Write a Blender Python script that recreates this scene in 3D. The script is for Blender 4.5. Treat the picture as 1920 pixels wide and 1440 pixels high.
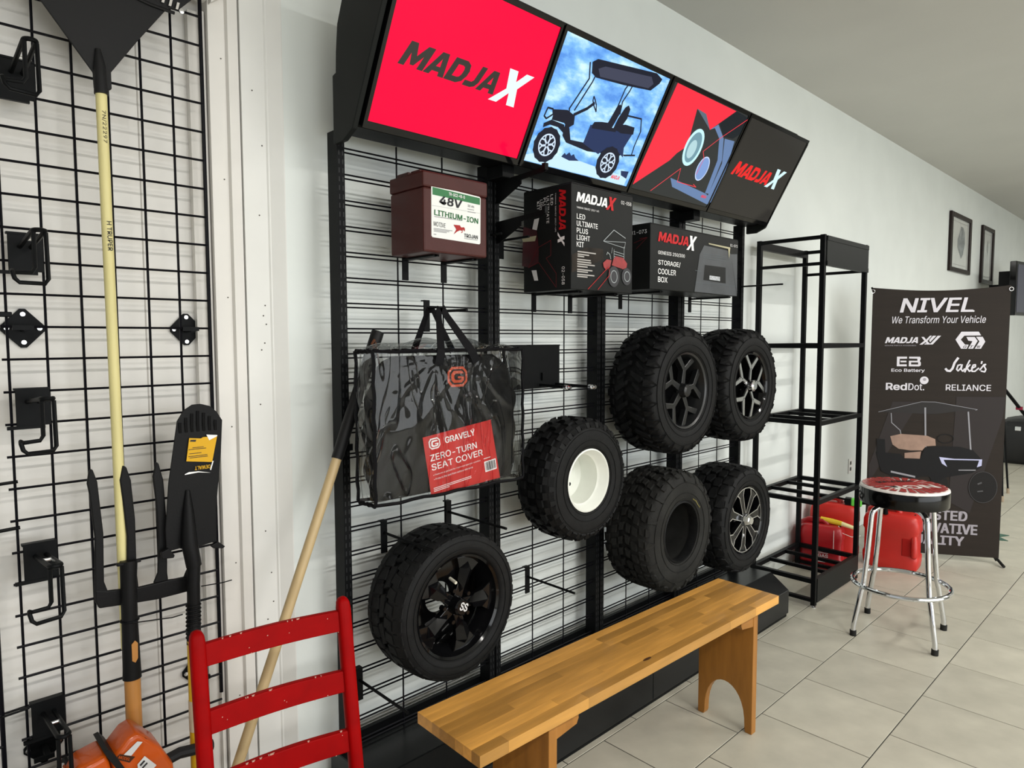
import bpy, math, random
from mathutils import Vector, Matrix
for o in list(bpy.data.objects): bpy.data.objects.remove(o)
random.seed(7)
SC = bpy.context.scene
COL = SC.collection
PI = math.pi
# ---------------------------------------------------------------- camera
cd = bpy.data.cameras.new('camera'); cam = bpy.data.objects.new('camera', cd); COL.objects.link(cam)
yaw, pit, rol = math.radians(43.8109), math.radians(-3.8181), math.radians(-0.1317)
F = Vector((math.sin(yaw)*math.cos(pit), math.cos(yaw)*math.cos(pit), math.sin(pit)))
R0 = Vector((math.cos(yaw), -math.sin(yaw), 0)); U0 = R0.cross(F)
Rr = R0*math.cos(rol) + U0*math.sin(rol); Ur = U0*math.cos(rol) - R0*math.sin(rol)
cam.matrix_world = Matrix(((Rr.x, Ur.x, -F.x, -1.0281), (Rr.y, Ur.y, -F.y, -1.8233), (Rr.z, Ur.z, -F.z, 1.5007), (0, 0, 0, 1)))
cd.sensor_fit = 'HORIZONTAL'; cd.sensor_width = 36; cd.lens = 1268.3/1920*36; cd.clip_start = .02; cd.clip_end = 60
SC.camera = cam
# ---------------------------------------------------------------- world, lamps, exposure
w = bpy.data.worlds.new('world'); SC.world = w; w.use_nodes = True
bgn = w.node_tree.nodes['Background']; bgn.inputs[0].default_value = (.93, .97, 1, 1); bgn.inputs[1].default_value = .5
SC.view_settings.view_transform = 'Standard'; SC.view_settings.look = 'None'
SC.view_settings.exposure = 0.24; SC.view_settings.gamma = 1; SC.view_settings.use_curve_mapping = False
def area(name, loc, sx, sy, power, col=(1, .985, .95), rot=(0, 0, 0)):
    l = bpy.data.lights.new(name, 'AREA'); l.shape = 'RECTANGLE'; l.size = sx; l.size_y = sy; l.energy = power; l.color = col
    o = bpy.data.objects.new(name, l); COL.objects.link(o); o.location = loc; o.rotation_euler = rot; return o
LAMPS = [(-1.8, -3.1), (.9, -3.1), (3.6, -3.1), (6.4, -3.1), (9.6, -2.8), (-1.8, -5.8), (.9, -5.8), (3.6, -5.8), (6.4, -5.8)]
for lx, ly in LAMPS: area('ceiling_lamp', (lx, ly, 3.03), 1.2, .14, 48, (1, .97, .92))
area('shop_window_daylight', (1.8, -7.8, 1.3), 9.0, 2.2, 200, (.95, .985, 1), (math.radians(90), 0, 0))
# ---------------------------------------------------------------- materials
MATS = {}
def nt(m): return m.node_tree.nodes, m.node_tree.links
def mat(name, col, rough=.5, metal=0, noise=0, nscale=20, bump=0, bscale=80, coat=0, spec=.5, rnd=0, emit=None, es=1, nstretch=None):
    if name in MATS: return MATS[name]
    m = bpy.data.materials.new(name); m.use_nodes = True; N, L = nt(m); b = N['Principled BSDF']
    b.inputs['Base Color'].default_value = (*col, 1); b.inputs['Roughness'].default_value = rough; b.inputs['Metallic'].default_value = metal
    b.inputs['Specular IOR Level'].default_value = spec; b.inputs['Coat Weight'].default_value = coat; b.inputs['Coat Roughness'].default_value = .05
    if noise or bump or rnd:
        tc = N.new('ShaderNodeTexCoord'); mp = N.new('ShaderNodeMapping'); L.new(tc.outputs['Object'], mp.inputs[0])
        if nstretch: mp.inputs['Scale'].default_value = nstretch
    if noise:
        n = N.new('ShaderNodeTexNoise'); n.inputs['Scale'].default_value = nscale; n.inputs['Detail'].default_value = 6; L.new(mp.outputs[0], n.inputs[0])
        mr = N.new('ShaderNodeMapRange'); mr.inputs[1].default_value = .25; mr.inputs[2].default_value = .75; mr.inputs[3].default_value = 1-noise; mr.inputs[4].default_value = 1+noise
        L.new(n.outputs[0], mr.inputs[0]); v = N.new('ShaderNodeHueSaturation'); v.inputs['Color'].default_value = (*col, 1); L.new(mr.outputs[0], v.inputs['Value']); L.new(v.outputs[0], b.inputs['Base Color'])
        if rnd:
            oi = N.new('ShaderNodeObjectInfo'); m2 = N.new('ShaderNodeMapRange'); m2.inputs[3].default_value = 1-rnd; m2.inputs[4].default_value = 1+rnd; L.new(oi.outputs['Random'], m2.inputs[0])
            mm = N.new('ShaderNodeMath'); mm.operation = 'MULTIPLY'; L.new(m2.outputs[0], mm.inputs[0]); L.new(mr.outputs[0], mm.inputs[1]); L.new(mm.outputs[0], v.inputs['Value'])
    if bump:
        n2 = N.new('ShaderNodeTexNoise'); n2.inputs['Scale'].default_value = bscale; n2.inputs['Detail'].default_value = 4; L.new(mp.outputs[0], n2.inputs[0])
        bp = N.new('ShaderNodeBump'); bp.inputs['Strength'].default_value = bump; bp.inputs['Distance'].default_value = .002; L.new(n2.outputs[0], bp.inputs['Height']); L.new(bp.outputs[0], b.inputs['Normal'])
    if emit:
        b.inputs['Emission Color'].default_value = (*emit, 1); b.inputs['Emission Strength'].default_value = es
    MATS[name] = m; return m
def flat(name, col, rough=.5): return mat(name, col, rough, spec=.15)
def scr(name, col, es=1.0): return mat(name, (.002, .002, .002), .12, emit=col, es=es, spec=.08)
blk = mat('black_powder_coat', (.0045, .005, .0055), .42, noise=.15, nscale=30, spec=.08)
wire_m = mat('black_wire', (.003, .003, .005), .4, spec=.12)
gloss = mat('gloss_black', (.0035, .0035, .004), .08, spec=.3)
deckm = mat('base_deck_black', (.008, .009, .0095), .25, bump=.15, bscale=300, spec=.2)
greym = mat('charcoal_sheet_metal', (.012, .0135, .013), .42, noise=.08, nscale=9, spec=.08)
rub = mat('tyre_rubber', (.0065, .0068, .0072), .6, noise=.35, nscale=35, bump=.35, bscale=260, spec=.17)
rub2 = mat('tyre_rubber_dusty', (.015, .015, .014), .7, noise=.4, nscale=14, bump=.4, bscale=200, spec=.18)
matt = mat('matt_black', (.005, .005, .0055), .5, bump=.2, bscale=200, spec=.15)
chrome = mat('chrome', (.72, .73, .75), .08, metal=1)
silver = mat('machined_silver', (.75, .76, .78), .25, metal=1)
whitest = mat('white_painted_steel', (.78, .80, .74), .35, noise=.05, nscale=14)
wall_m = mat('wall_paint', (.735, .775, .755), .62, noise=.035, nscale=3.5, bump=.12, bscale=90)
wallg_m = mat('metal_wall_panel', (.70, .685, .655), .5, noise=.06, nscale=7, bump=.08, bscale=30)
trim_m = mat('painted_trim', (.74, .74, .715), .45, noise=.04, nscale=5)
trim_w = mat('painted_trim_warm', (.72, .70, .665), .45, noise=.05, nscale=5)
ceil_m = mat('ceiling_paint', (.52, .52, .495), .8, noise=.03, nscale=2)
grout_m = mat('grout', (.06, .056, .05), .9, noise=.2, nscale=50)
# ---------------------------------------------------------------- mesh helpers
class M:
    def __init__(s): s.v = []; s.f = []; s.c = []
    def add(s, vs, fs):
        n = len(s.v); s.c.append((n, len(s.f))); s.v += [tuple(v) for v in vs]; s.f += [tuple(i+n for i in f) for f in fs]; return s
    def box(s, x0, x1, y0, y1, z0, z1):
        return s.add([(x0,y0,z0),(x1,y0,z0),(x1,y1,z0),(x0,y1,z0),(x0,y0,z1),(x1,y0,z1),(x1,y1,z1),(x0,y1,z1)],
                     [(0,3,2,1),(4,5,6,7),(0,1,5,4),(1,2,6,5),(2,3,7,6),(3,0,4,7)])
    def prism(s, pts, O, U, V, t):
        """polygon pts in frame (O,U,V) extruded by t along -normal (into the thing)"""
        O, U, V = Vector(O), Vector(U), Vector(V); N = U.cross(V)
        a = sum(pts[i][0]*pts[(i+1) % len(pts)][1]-pts[(i+1) % len(pts)][0]*pts[i][1] for i in range(len(pts)))
        if a < 0: pts = pts[::-1]
        n = len(pts); A = [O+U*u+V*v for u, v in pts]; B = [q-N*t for q in A]
        return s.add(A+B, [tuple(range(n)), tuple(range(2*n-1, n-1, -1))]+[(i, n+i, n+(i+1) % n, (i+1) % n) for i in range(n)])
    def tube(s, path, r, n=8, closed=False, cap=True):
        P = [Vector(p) for p in path]; m = len(P); rs = r if isinstance(r, (list, tuple)) else [r]*m
        T = []
        for i in range(m):
            if closed: d = P[(i+1) % m]-P[i-1]
            else: d = (P[min(i+1, m-1)]-P[max(i-1, 0)])
            T.append(d.normalized() if d.length > 1e-9 else Vector((0, 0, 1)))
        up = Vector((0, 0, 1)) if abs(T[0].z) < .9 else Vector((1, 0, 0))
        X = T[0].cross(up).normalized(); vs = []
        for i in range(m):
            X = (X-T[i]*X.dot(T[i])).normalized(); Y = T[i].cross(X)
            for k in range(n):
                a = 2*PI*k/n; vs.append(P[i]+(X*math.cos(a)+Y*math.sin(a))*rs[i])
        fs = []
        for i in range(m if closed else m-1):
            j = (i+1) % m
            for k in range(n): fs.append((i*n+k, i*n+(k+1) % n, j*n+(k+1) % n, j*n+k))
        if cap and not closed: fs.append(tuple(range(n-1, -1, -1))); fs.append(tuple((m-1)*n+k for k in range(n)))
        return s.add(vs, fs)
    def lathe(s, prof, n=48, c=(0, 0, 0), axis='y', close=False):
        """prof [(a, r)] along axis"""
        vs = []; m = len(prof)
        for a, r in prof:
            for k in range(n):
                t = 2*PI*k/n; x, z = r*math.cos(t), r*math.sin(t)
                vs.append((c[0]+x, c[1]+a, c[2]+z) if axis == 'y' else (c[0]+x, c[1]+z, c[2]+a))
        fs = []
        for i in range(m if close else m-1):
            j = (i+1) % m
            for k in range(n):
                f = (i*n+k, i*n+(k+1) % n, j*n+(k+1) % n, j*n+k)
                fs.append(f)
        if not close:
            fs.append(tuple(range(n-1, -1, -1))); fs.append(tuple((m-1)*n+k for k in range(n)))
        return s.add(vs, fs)
    def loft(s, secs, cap=True):
        """secs: list of rings (equal counts)"""
        n = len(secs[0]); vs = [p for q in secs for p in q]; fs = []
        for i in range(len(secs)-1):
            for k in range(n): fs.append((i*n+k, i*n+(k+1) % n, (i+1)*n+(k+1) % n, (i+1)*n+k))
        if cap: fs.append(tuple(range(n-1, -1, -1))); fs.append(tuple((len(secs)-1)*n+k for k in range(n)))
        return s.add(vs, fs)
    def mesh(s, name, m, off=(0, 0, 0), smooth=False):
        me = bpy.data.meshes.new(name); me.from_pydata([(v[0]-off[0], v[1]-off[1], v[2]-off[2]) for v in s.v], [], s.f); me.validate(); me.update()
        import bmesh
        if smooth is not None:
            b = bmesh.new(); b.from_mesh(me); bmesh.ops.recalc_face_normals(b, faces=b.faces); b.to_mesh(me); b.free()
        if m: me.materials.append(m)
        if smooth:
            me.polygons.foreach_set('use_smooth', [True]*len(me.polygons)); me.set_sharp_from_angle(angle=math.radians(smooth if smooth is not True else 35))
        return me
def wl(p):
    v = Vector((0, 0, 0))
    while p: v += p.location; p = p.parent
    return v
def obj(name, b, m, parent=None, world=True, smooth=False, bevel=0, label=None):
    off = wl(parent) if (parent and world) else (0, 0, 0)
    o = bpy.data.objects.new(name, b.mesh(name, m, off, smooth)); COL.objects.link(o); o.parent = parent
    if bevel:
        md = o.modifiers.new('bevel', 'BEVEL'); md.width = bevel; md.segments = 2; md.limit_method = 'ANGLE'; md.angle_limit = .6
    if label: o['label'] = label
    return o
def objs(name, b, m, parent=None, **k):
    """one object per piece of the builder"""
    for i, (v0, f0) in enumerate(b.c):
        v1, f1 = b.c[i+1] if i+1 < len(b.c) else (len(b.v), len(b.f))
        q_ = M(); q_.v = b.v[v0:v1]; q_.f = [tuple(j-v0 for j in f) for f in b.f[f0:f1]]; o = obj(name, q_, m, parent, **k)
    return o
def thing(name, label, cat, loc=(0, 0, 0), rz=0, group=None):
    o = bpy.data.objects.new(name, None); COL.objects.link(o); o.location = loc; o.rotation_euler = (0, 0, rz); o.empty_display_size = .05
    o['label'] = label; o['category'] = cat
    if group: o['group'] = group
    return o
def tag(o, label, cat, group=None):
    o['label'] = label; o['category'] = cat
    if group: o['group'] = group
    return o
def struct(o): o['kind'] = 'structure'; return o
# frames: (origin, U, V) ; normal U x V points out of the printed face
def FRM(O, U, V): return (Vector(O), Vector(U), Vector(V))
def decal(name, polys, m, fr, lay, parent, world=True):
    O, U, V = fr; N = U.cross(V); b = M()
    for ip, pts in enumerate(polys):
        a = sum(pts[i][0]*pts[(i+1) % len(pts)][1]-pts[(i+1) % len(pts)][0]*pts[i][1] for i in range(len(pts)))
        if a < 0: pts = pts[::-1]
        b.add([O+U*u+V*v+N*(.0006*lay+.00005*(ip % 7)) for u, v in pts], [tuple(range(len(pts)))])
    off = wl(parent) if world else (0, 0, 0)
    o = bpy.data.objects.new(name, b.mesh(name, m, off, None)); COL.objects.link(o); o.parent = parent; return o
def ell(c, a, b, n=28, rot=0):
    """ellipse polygon given centre, half axes"""
    r = []
    for k in range(n):
        t = 2*PI*k/n; x, y = a*math.cos(t), b*math.sin(t); r.append((c[0]+x*math.cos(rot)-y*math.sin(rot), c[1]+x*math.sin(rot)+y*math.cos(rot)))
    return r
def stroke(pts, wd, taper=None):
    """polyline as list of quads"""
    out = []
    for i in range(len(pts)-1):
        (x0, y0), (x1, y1) = pts[i], pts[i+1]; dx, dy = x1-x0, y1-y0; l = math.hypot(dx, dy) or 1; ex, ey = dx/l*wd*.2, dy/l*wd*.2; nx, ny = -dy/l*wd/2, dx/l*wd/2
        out.append([(x0-ex+nx, y0-ey+ny), (x0-ex-nx, y0-ey-ny), (x1+ex-nx, y1+ey-ny), (x1+ex+nx, y1+ey+ny)])
    return out
def ringstroke(c, a, b, wd, n=32, rot=0): 
    o, i = ell(c, a, b, n, rot), ell(c, a-wd, b-wd, n, rot)
    return [[o[k], o[(k+1) % n], i[(k+1) % n], i[k]] for k in range(n)]
TXT = {}
try: SANS = bpy.data.fonts.load(bpy.utils.resource_path('LOCAL')+'/datafiles/fonts/Inter.woff2')
except Exception: SANS = None
def madja(name, m, fr, x, y, wd, ht, lay, parent, shear=.32, rot=0):
    G = {'M': (1.15, [[(0,0),(.28,0),(.28,1),(0,1)], [(.87,0),(1.15,0),(1.15,1),(.87,1)], [(.2,1),(.33,1),(.575,.50),(.575,.10),(.49,.10),(.2,.72)], [(.95,1),(.82,1),(.575,.50),(.575,.10),(.66,.10),(.95,.72)]]),
         'A': (1.0, [[(0,0),(.29,0),(.50,.72),(.50,1),(.33,1)], [(1,0),(.71,0),(.50,.72),(.50,1),(.67,1)], [(.18,.17),(.82,.17),(.72,.38),(.28,.38)]]),
         'D': (.95, [[(0,0),(.28,0),(.28,1),(0,1)], [(.2,1),(.62,1),(.85,.87),(.95,.6),(.67,.6),(.62,.72),(.52,.76),(.2,.76)], [(.2,0),(.62,0),(.85,.13),(.95,.4),(.67,.4),(.62,.28),(.52,.24),(.2,.24)], [(.67,.65),(.95,.65),(.95,.35),(.67,.35)]]),
         'J': (.70, [[(.42,1),(.70,1),(.70,.28),(.60,.08),(.42,0),(0,0),(0,.24),(.34,.24),(.42,.32)]])}
    adv = 0; P = []
    for c in 'MADJA':
        w_, ps = G[c]
        for p in ps: P.append([(adv+px, py) for px, py in p])
        adv += w_+(.02 if c in 'MDJ' else .02)
    tot = adv; cr, sr = math.cos(rot), math.sin(rot); out = []
    for p in P:
        q_ = []
        for px, py in p:
            a = px/tot*wd+shear*py*ht; b = py*ht; q_.append((x+a*cr-b*sr, y+a*sr+b*cr))
        out.append(q_)
    return decal(name, out, m, fr, lay, parent)
def text(name, s, m, fr, x, y, wd, ht, lay, parent, rot=0, bold=0, shear=0, world=True):
    """writing with its box's lower-left corner at x,y"""
    key = (s, shear)
    if key not in TXT:
        c = bpy.data.curves.new('t', 'FONT'); c.body = s; c.font = SANS or c.font; c.shear = shear; c.resolution_u = 3
        o = bpy.data.objects.new('t', c); COL.objects.link(o); dg = bpy.context.evaluated_depsgraph_get(); dg.update()
        me = bpy.data.meshes.new_from_object(o.evaluated_get(dg)); vs = [v.co.copy() for v in me.vertices]; fs = [tuple(p.vertices) for p in me.polygons]
        bpy.data.objects.remove(o); bpy.data.curves.remove(c); bpy.data.meshes.remove(me); TXT[key] = (vs, fs)
    vs, fs = TXT[key]
    x0 = min(v.x for v in vs); x1 = max(v.x for v in vs); y0 = min(v.y for v in vs); y1 = max(v.y for v in vs)
    O, U, V = fr; N = U.cross(V); cr, sr = math.cos(rot), math.sin(rot); out = []
    if wd is None: wd = ht*(x1-x0)/(y1-y0)
    for v in vs:
        a = (v.x-x0)/(x1-x0)*wd; b = (v.y-y0)/(y1-y0)*ht
        out.append(O+U*(x+a*cr-b*sr)+V*(y+a*sr+b*cr)+N*(.0006*lay))
    b = M(); e = bold*ht*1.35
    for ic_, (du, dv) in enumerate(((0, 0),) if not bold else ((-e, -e*.6), (e, -e*.6), (-e, e*.6), (e, e*.6))): b.add([p_+U*du+V*dv+N*(.00005*(ic_)) for p_ in out], fs)
    off = wl(parent) if world else (0, 0, 0)
    o = bpy.data.objects.new(name, b.mesh(name, m, off, None)); COL.objects.link(o); o.parent = parent; return o
def bars(rows, h): return [[(x, y), (x+l, y), (x+l, y+h), (x, y+h)] for x, y, l in rows]
TR = {'cart_roof':[(0.779,0.365),(0.801,0.376),(1.117,0.413),(1.158,0.405),(1.154,0.378),(1.122,0.343),(0.97,0.326),(0.822,0.316),(0.794,0.324)],
'cart_roof_hi':[(0.817,0.35),(0.846,0.365),(1.096,0.395),(1.121,0.376),(1.102,0.356),(0.838,0.329)],
'cart_strut1':[(0.772,0.358),(0.794,0.312),(0.752,0.202),(0.792,0.119)],
'cart_strut2':[(0.821,0.342),(0.814,0.305),(0.778,0.202)],
'cart_strut3':[(1.029,0.397),(1.014,0.325),(0.998,0.283),(1.009,0.241)],
'cart_strut4':[(1.014,0.38),(0.987,0.324),(0.983,0.261)],
'cart_column':[(0.783,0.188),(0.835,0.221),(0.86,0.245)],
'cart_wheel':[(0.846,0.265),(0.849,0.251),(0.866,0.234),(0.884,0.221),(0.873,0.242),(0.858,0.256),(0.846,0.265)],
'cart_hood':[(0.677,0.183),(0.746,0.196),(0.789,0.186),(0.799,0.158),(0.776,0.14),(0.751,0.153),(0.689,0.151),(0.688,0.169)],
'cart_bumper':[(0.664,0.149),(0.651,0.155),(0.655,0.183),(0.679,0.184),(0.688,0.169),(0.664,0.149)],
'cart_fender':[(0.662,0.119),(0.659,0.133),(0.689,0.151),(0.754,0.148),(0.776,0.116),(0.73,0.134),(0.689,0.134)],
'cart_chassis':[(0.758,0.149),(0.785,0.142),(0.809,0.107),(0.898,0.112),(0.989,0.114),(1.036,0.123),(1.101,0.108),(1.077,0.093),(1.01,0.096),(0.913,0.086),(0.792,0.094),(0.763,0.113)],
'cart_body':[(0.879,0.175),(0.92,0.176),(1.008,0.184),(1.118,0.192),(1.1,0.135),(1.116,0.101),(1.047,0.123),(1.001,0.111),(0.974,0.087),(0.876,0.108)],
'cart_seat':[(0.887,0.173),(0.897,0.19),(0.94,0.194),(0.982,0.21),(0.977,0.259),(0.991,0.27),(1.012,0.261),(1.033,0.279),(1.052,0.264),(1.056,0.219),(1.026,0.207),(1.114,0.215),(1.12,0.189),(1.008,0.184),(0.922,0.174)],
'cart_rack':[(1.055,0.245),(1.135,0.251),(1.159,0.208),(1.156,0.153),(1.16,0.121)],
'cart_step':[(1.11,0.111),(1.181,0.124),(1.183,0.118),(1.119,0.106)],
'cart_w1':[(0.704,0.069),(0.642,0.057),(0.677,0.124)],
'cart_w2':[(1.04,0.068),(0.964,0.054),(1.006,0.124)],
'cart_grass':[(0.626,0.008),(0.655,0.036),(0.782,0.043),(0.887,0.045),(1.004,0.036),(1.137,0.034),(1.186,0.032),(1.188,0.012)],
'cart_bush1':[(0.787,0.043),(0.777,0.069),(0.798,0.083),(0.825,0.069),(0.866,0.064),(0.912,0.053),(0.911,0.036),(0.842,0.037)],
'cart_bush2':[(1.137,0.052),(1.185,0.057),(1.187,0.028),(1.147,0.036)],
'cart_logo':[(1.083,0.039),(1.159,0.034)],
's3_red':[(1.258,0.414),(1.713,0.411),(1.586,0.305),(1.535,0.327),(1.442,0.36),(1.462,0.286),(1.483,0.217),(1.434,0.178),(1.407,0.143),(1.236,0.011)],
's3_tri':[(1.442,0.36),(1.586,0.305),(1.514,0.355)],
's3_body':[(1.586,0.305),(1.631,0.337),(1.714,0.293),(1.773,0.21),(1.79,0.058),(1.759,0.057),(1.74,0.204),(1.682,0.287),(1.617,0.319)],
's3_body2':[(1.721,0.295),(1.802,0.3),(1.833,0.205),(1.851,0.033),(1.789,0.049),(1.785,0.197)],
's3_low':[(1.463,0.078),(1.534,0.074),(1.769,0.055),(1.851,0.033),(1.814,0.011),(1.501,0.045)],
's3_dark2':[(1.634,0.341),(1.716,0.412),(1.829,0.406),(1.828,0.34),(1.78,0.307),(1.708,0.3)],
's3_ring':[(1.502,0.219),(1.432,0.206),(1.455,0.295)],
's3_lamp2':[(1.643,0.151),(1.586,0.141),(1.602,0.201)],
's3_line1':[(1.364,0.008),(1.5,0.126),(1.516,0.071),(1.665,0.071),(1.637,0.079)],
's3_line2':[(1.625,0.121),(1.631,0.192),(1.602,0.218),(1.676,0.286),(1.82,0.399)],
'sky2':[(0.63,0.007)],
'roofB':[(0.059,0.998),(0.319,1.073),(0.4,1.073),(0.649,1.028),(0.639,1.023),(0.535,1.014),(0.41,0.993),(0.311,0.992),(0.16,0.997)],
'postB1':[(0.342,1.033),(0.353,0.769)],
'postB2':[(0.597,1.011),(0.621,0.755)],
'postB3':[(0.137,0.992),(0.142,0.927),(0.196,0.876),(0.201,0.852)],
'seatB':[(0.136,0.834),(0.201,0.852),(0.359,0.845),(0.409,0.823),(0.414,0.779),(0.354,0.773),(0.334,0.744),(0.262,0.741),(0.19,0.75),(0.152,0.777)],
'seatB2':[(0.227,0.723),(0.327,0.737),(0.321,0.687),(0.228,0.687)],
'bodyB':[(0.051,0.725),(0.205,0.714),(0.228,0.683),(0.321,0.687),(0.347,0.76),(0.404,0.777),(0.558,0.777),(0.635,0.756),(0.689,0.694),(0.688,0.647),(0.634,0.605),(0.551,0.585),(0.468,0.564),(0.42,0.506),(0.382,0.568),(0.325,0.565),(0.297,0.548),(0.144,0.565),(0.085,0.595)],
'trimB':[(0.147,0.598),(0.297,0.568),(0.297,0.556),(0.147,0.585)],
'lampB':[(0.436,0.704),(0.526,0.695),(0.689,0.698),(0.687,0.655),(0.66,0.644),(0.672,0.69),(0.463,0.686),(0.486,0.639),(0.454,0.66)],
'lineB':[(0.553,0.623),(0.654,0.628),(0.654,0.621),(0.554,0.617)],
'wheelB1':[(0.7,0.512),(0.631,0.509),(0.696,0.604)],
'wheelB2':[(0.441,0.507),(0.392,0.504),(0.439,0.571)],
'swB':[(0.469,0.829),(0.423,0.827),(0.468,0.857)],
'shaft1':[(0.364,1.109),(0.809,1.114),(0.797,0.974),(0.63,0.332),(0.502,0.405),(0.525,1.109)],
'shaft2':[(0.143,1.069),(0.308,1.072),(0.014,0.509),(0.01,0.624)],
'armB':[(0.052,0.815),(0.104,0.812),(0.11,0.719),(0.059,0.717)],
'gtw1':[(0.538,1.541),(0.638,1.541),(0.653,1.516),(0.556,1.515),(0.536,1.489),(0.562,1.456),(0.583,1.456),(0.573,1.429),(0.54,1.429),(0.505,1.489)],
'gtw2':[(0.568,1.506),(0.616,1.506),(0.634,1.48),(0.609,1.429),(0.581,1.429),(0.604,1.478),(0.58,1.482)],
'gtw3':[(0.624,1.507),(0.662,1.507),(0.678,1.475),(0.654,1.429),(0.619,1.429),(0.644,1.477)],
'eB':[(0.161,1.375),(0.222,1.375),(0.222,1.362),(0.178,1.361),(0.177,1.323),(0.221,1.324),(0.222,1.31),(0.161,1.31)],
'eBm':[(0.182,1.348),(0.219,1.348),(0.219,1.337),(0.183,1.337)],
'bB':[(0.234,1.375),(0.3,1.375),(0.305,1.362),(0.299,1.346),(0.306,1.335),(0.306,1.317),(0.296,1.31),(0.234,1.31),(0.234,1.348),(0.285,1.348),(0.284,1.362),(0.234,1.363)],
'bBh':[(0.247,1.337),(0.289,1.337),(0.29,1.323),(0.247,1.323)],
'jake_J':[(0.454,1.296),(0.465,1.283),(0.481,1.281),(0.494,1.297),(0.506,1.337),(0.525,1.368)],
'jake_a':[(0.542,1.324),(0.526,1.319),(0.519,1.293),(0.528,1.282),(0.543,1.302),(0.55,1.324),(0.545,1.293),(0.555,1.28),(0.566,1.297)],
'jake_k':[(0.593,1.353),(0.579,1.32),(0.567,1.275),(0.578,1.302),(0.596,1.324),(0.579,1.302),(0.594,1.28),(0.605,1.289)],
'jake_e':[(0.605,1.298),(0.627,1.311),(0.627,1.324),(0.615,1.322),(0.607,1.302),(0.609,1.28),(0.625,1.28),(0.647,1.302)],
'jake_s':[(0.653,1.289),(0.677,1.325),(0.686,1.327),(0.677,1.316),(0.688,1.294),(0.682,1.277),(0.661,1.283)],
'jake_q':[(0.664,1.346),(0.661,1.331)],
'reddot':[(0.33,1.217),(0.305,1.217),(0.329,1.242)],
'xfl1':[(0.303,1.507),(0.319,1.507),(0.332,1.489),(0.355,1.516),(0.366,1.515),(0.34,1.48),(0.357,1.458),(0.341,1.456),(0.33,1.473),(0.311,1.456),(0.293,1.456),(0.322,1.482)],
'xfl2':[(0.372,1.515),(0.392,1.515),(0.356,1.471),(0.35,1.485)],
'xfl3':[(0.4,1.515),(0.42,1.515),(0.372,1.457),(0.321,1.457),(0.327,1.464),(0.36,1.464)],
'led_sticker1':[(0.058,0.258),(0.083,0.26),(0.071,0.218),(0.048,0.224)],
'led_sticker2':[(-0.005,0.197),(0.069,0.199),(0.062,0.18),(-0.001,0.183)],
'led_sticker3':[(0.044,0.076),(0.069,0.075),(0.078,0.037),(0.058,0.038)],
'led_x':[(0.075,0.155),(0.139,0.175),(0.139,0.122),(0.116,0.114),(0.165,0.057),(0.165,0.008),(0.079,0.102),(0.027,0.087)],
'led_glow':[(-0.0,0.238),(0.069,0.218),(0.079,0.153),(0.077,0.104),(0.031,0.087),(-0.007,0.096)],
'led_t1':[(0.179,0.347),(0.21,0.34),(0.21,0.194),(0.172,0.199)],
'led_t2':[(0.17,0.2),(0.216,0.148)],
'led_roof':[(0.174,0.179),(0.235,0.225),(0.305,0.202)],
'led_roof2':[(0.178,0.178),(0.3,0.165),(0.305,0.187)],
'led_body1':[(0.172,0.101),(0.193,0.115),(0.222,0.114),(0.213,0.089),(0.189,0.076),(0.175,0.087)],
'led_body2':[(0.232,0.118),(0.246,0.131),(0.291,0.128),(0.316,0.109),(0.312,0.093),(0.291,0.086),(0.237,0.094),(0.222,0.096)],
'led_wh1':[(0.235,0.055),(0.206,0.053),(0.235,0.089)],
'led_wh2':[(0.315,0.06),(0.284,0.058),(0.314,0.084)],
'led_line':[(0.086,0.002),(0.203,0.089),(0.208,0.059),(0.141,0.003)],
'led_cage':[(0.193,0.132),(0.198,0.141),(0.212,0.134),(0.217,0.119)],
'led_M':[(0.025,0.302),(0.033,0.334),(0.2,0.335),(0.201,0.303),(0.256,0.341),(0.196,0.297)],
'led_glowf':[(0.002,0.116),(0.082,0.149),(0.174,0.151),(0.179,0.116),(0.083,0.08),(0.002,0.055)],
'led_num':[(0.278,0.327),(0.339,0.327),(0.28,0.34)],
'led_txt':[(0.027,0.241),(0.071,0.244),(0.027,0.259),(0.027,0.216),(0.141,0.219),(0.087,0.197),(0.098,0.173),(0.065,0.148),(0.028,0.146)],
'sto_M':[(0.052,0.196),(0.064,0.235),(0.285,0.196),(0.284,0.241),(0.356,0.241),(0.272,0.178)],
'sto_g':[(0.053,0.142),(0.252,0.14),(0.052,0.16)],
'sto_t':[(0.054,0.1),(0.218,0.097),(0.053,0.119),(0.055,0.064),(0.185,0.063),(0.055,0.032),(0.123,0.032),(0.055,0.053)],
'sto_num':[(0.636,0.228),(0.707,0.226),(0.635,0.242)],
'sto_tape':[(0.442,0.224),(0.636,0.222),(0.625,0.17),(0.616,0.214),(0.446,0.219)],
'sto_box':[(0.408,0.211),(0.612,0.206),(0.645,0.192),(0.704,0.197),(0.713,-0.011),(0.333,0.009),(0.349,0.106),(0.372,0.169)],
'sto_inner':[(0.415,0.126),(0.598,0.127),(0.601,0.054),(0.405,0.059)],
'sto_plate':[(0.456,0.082),(0.548,0.081),(0.548,0.062),(0.454,0.064)],
'sto_side':[(0.133,0.166),(0.186,0.206),(0.15,0.205)],
'bat_label':[(0.03,0.196),(0.222,0.187),(0.218,0.039),(0.024,0.048)],
'bat_green':[(0.034,0.191),(0.218,0.183),(0.216,0.166),(0.034,0.173)],
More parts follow.
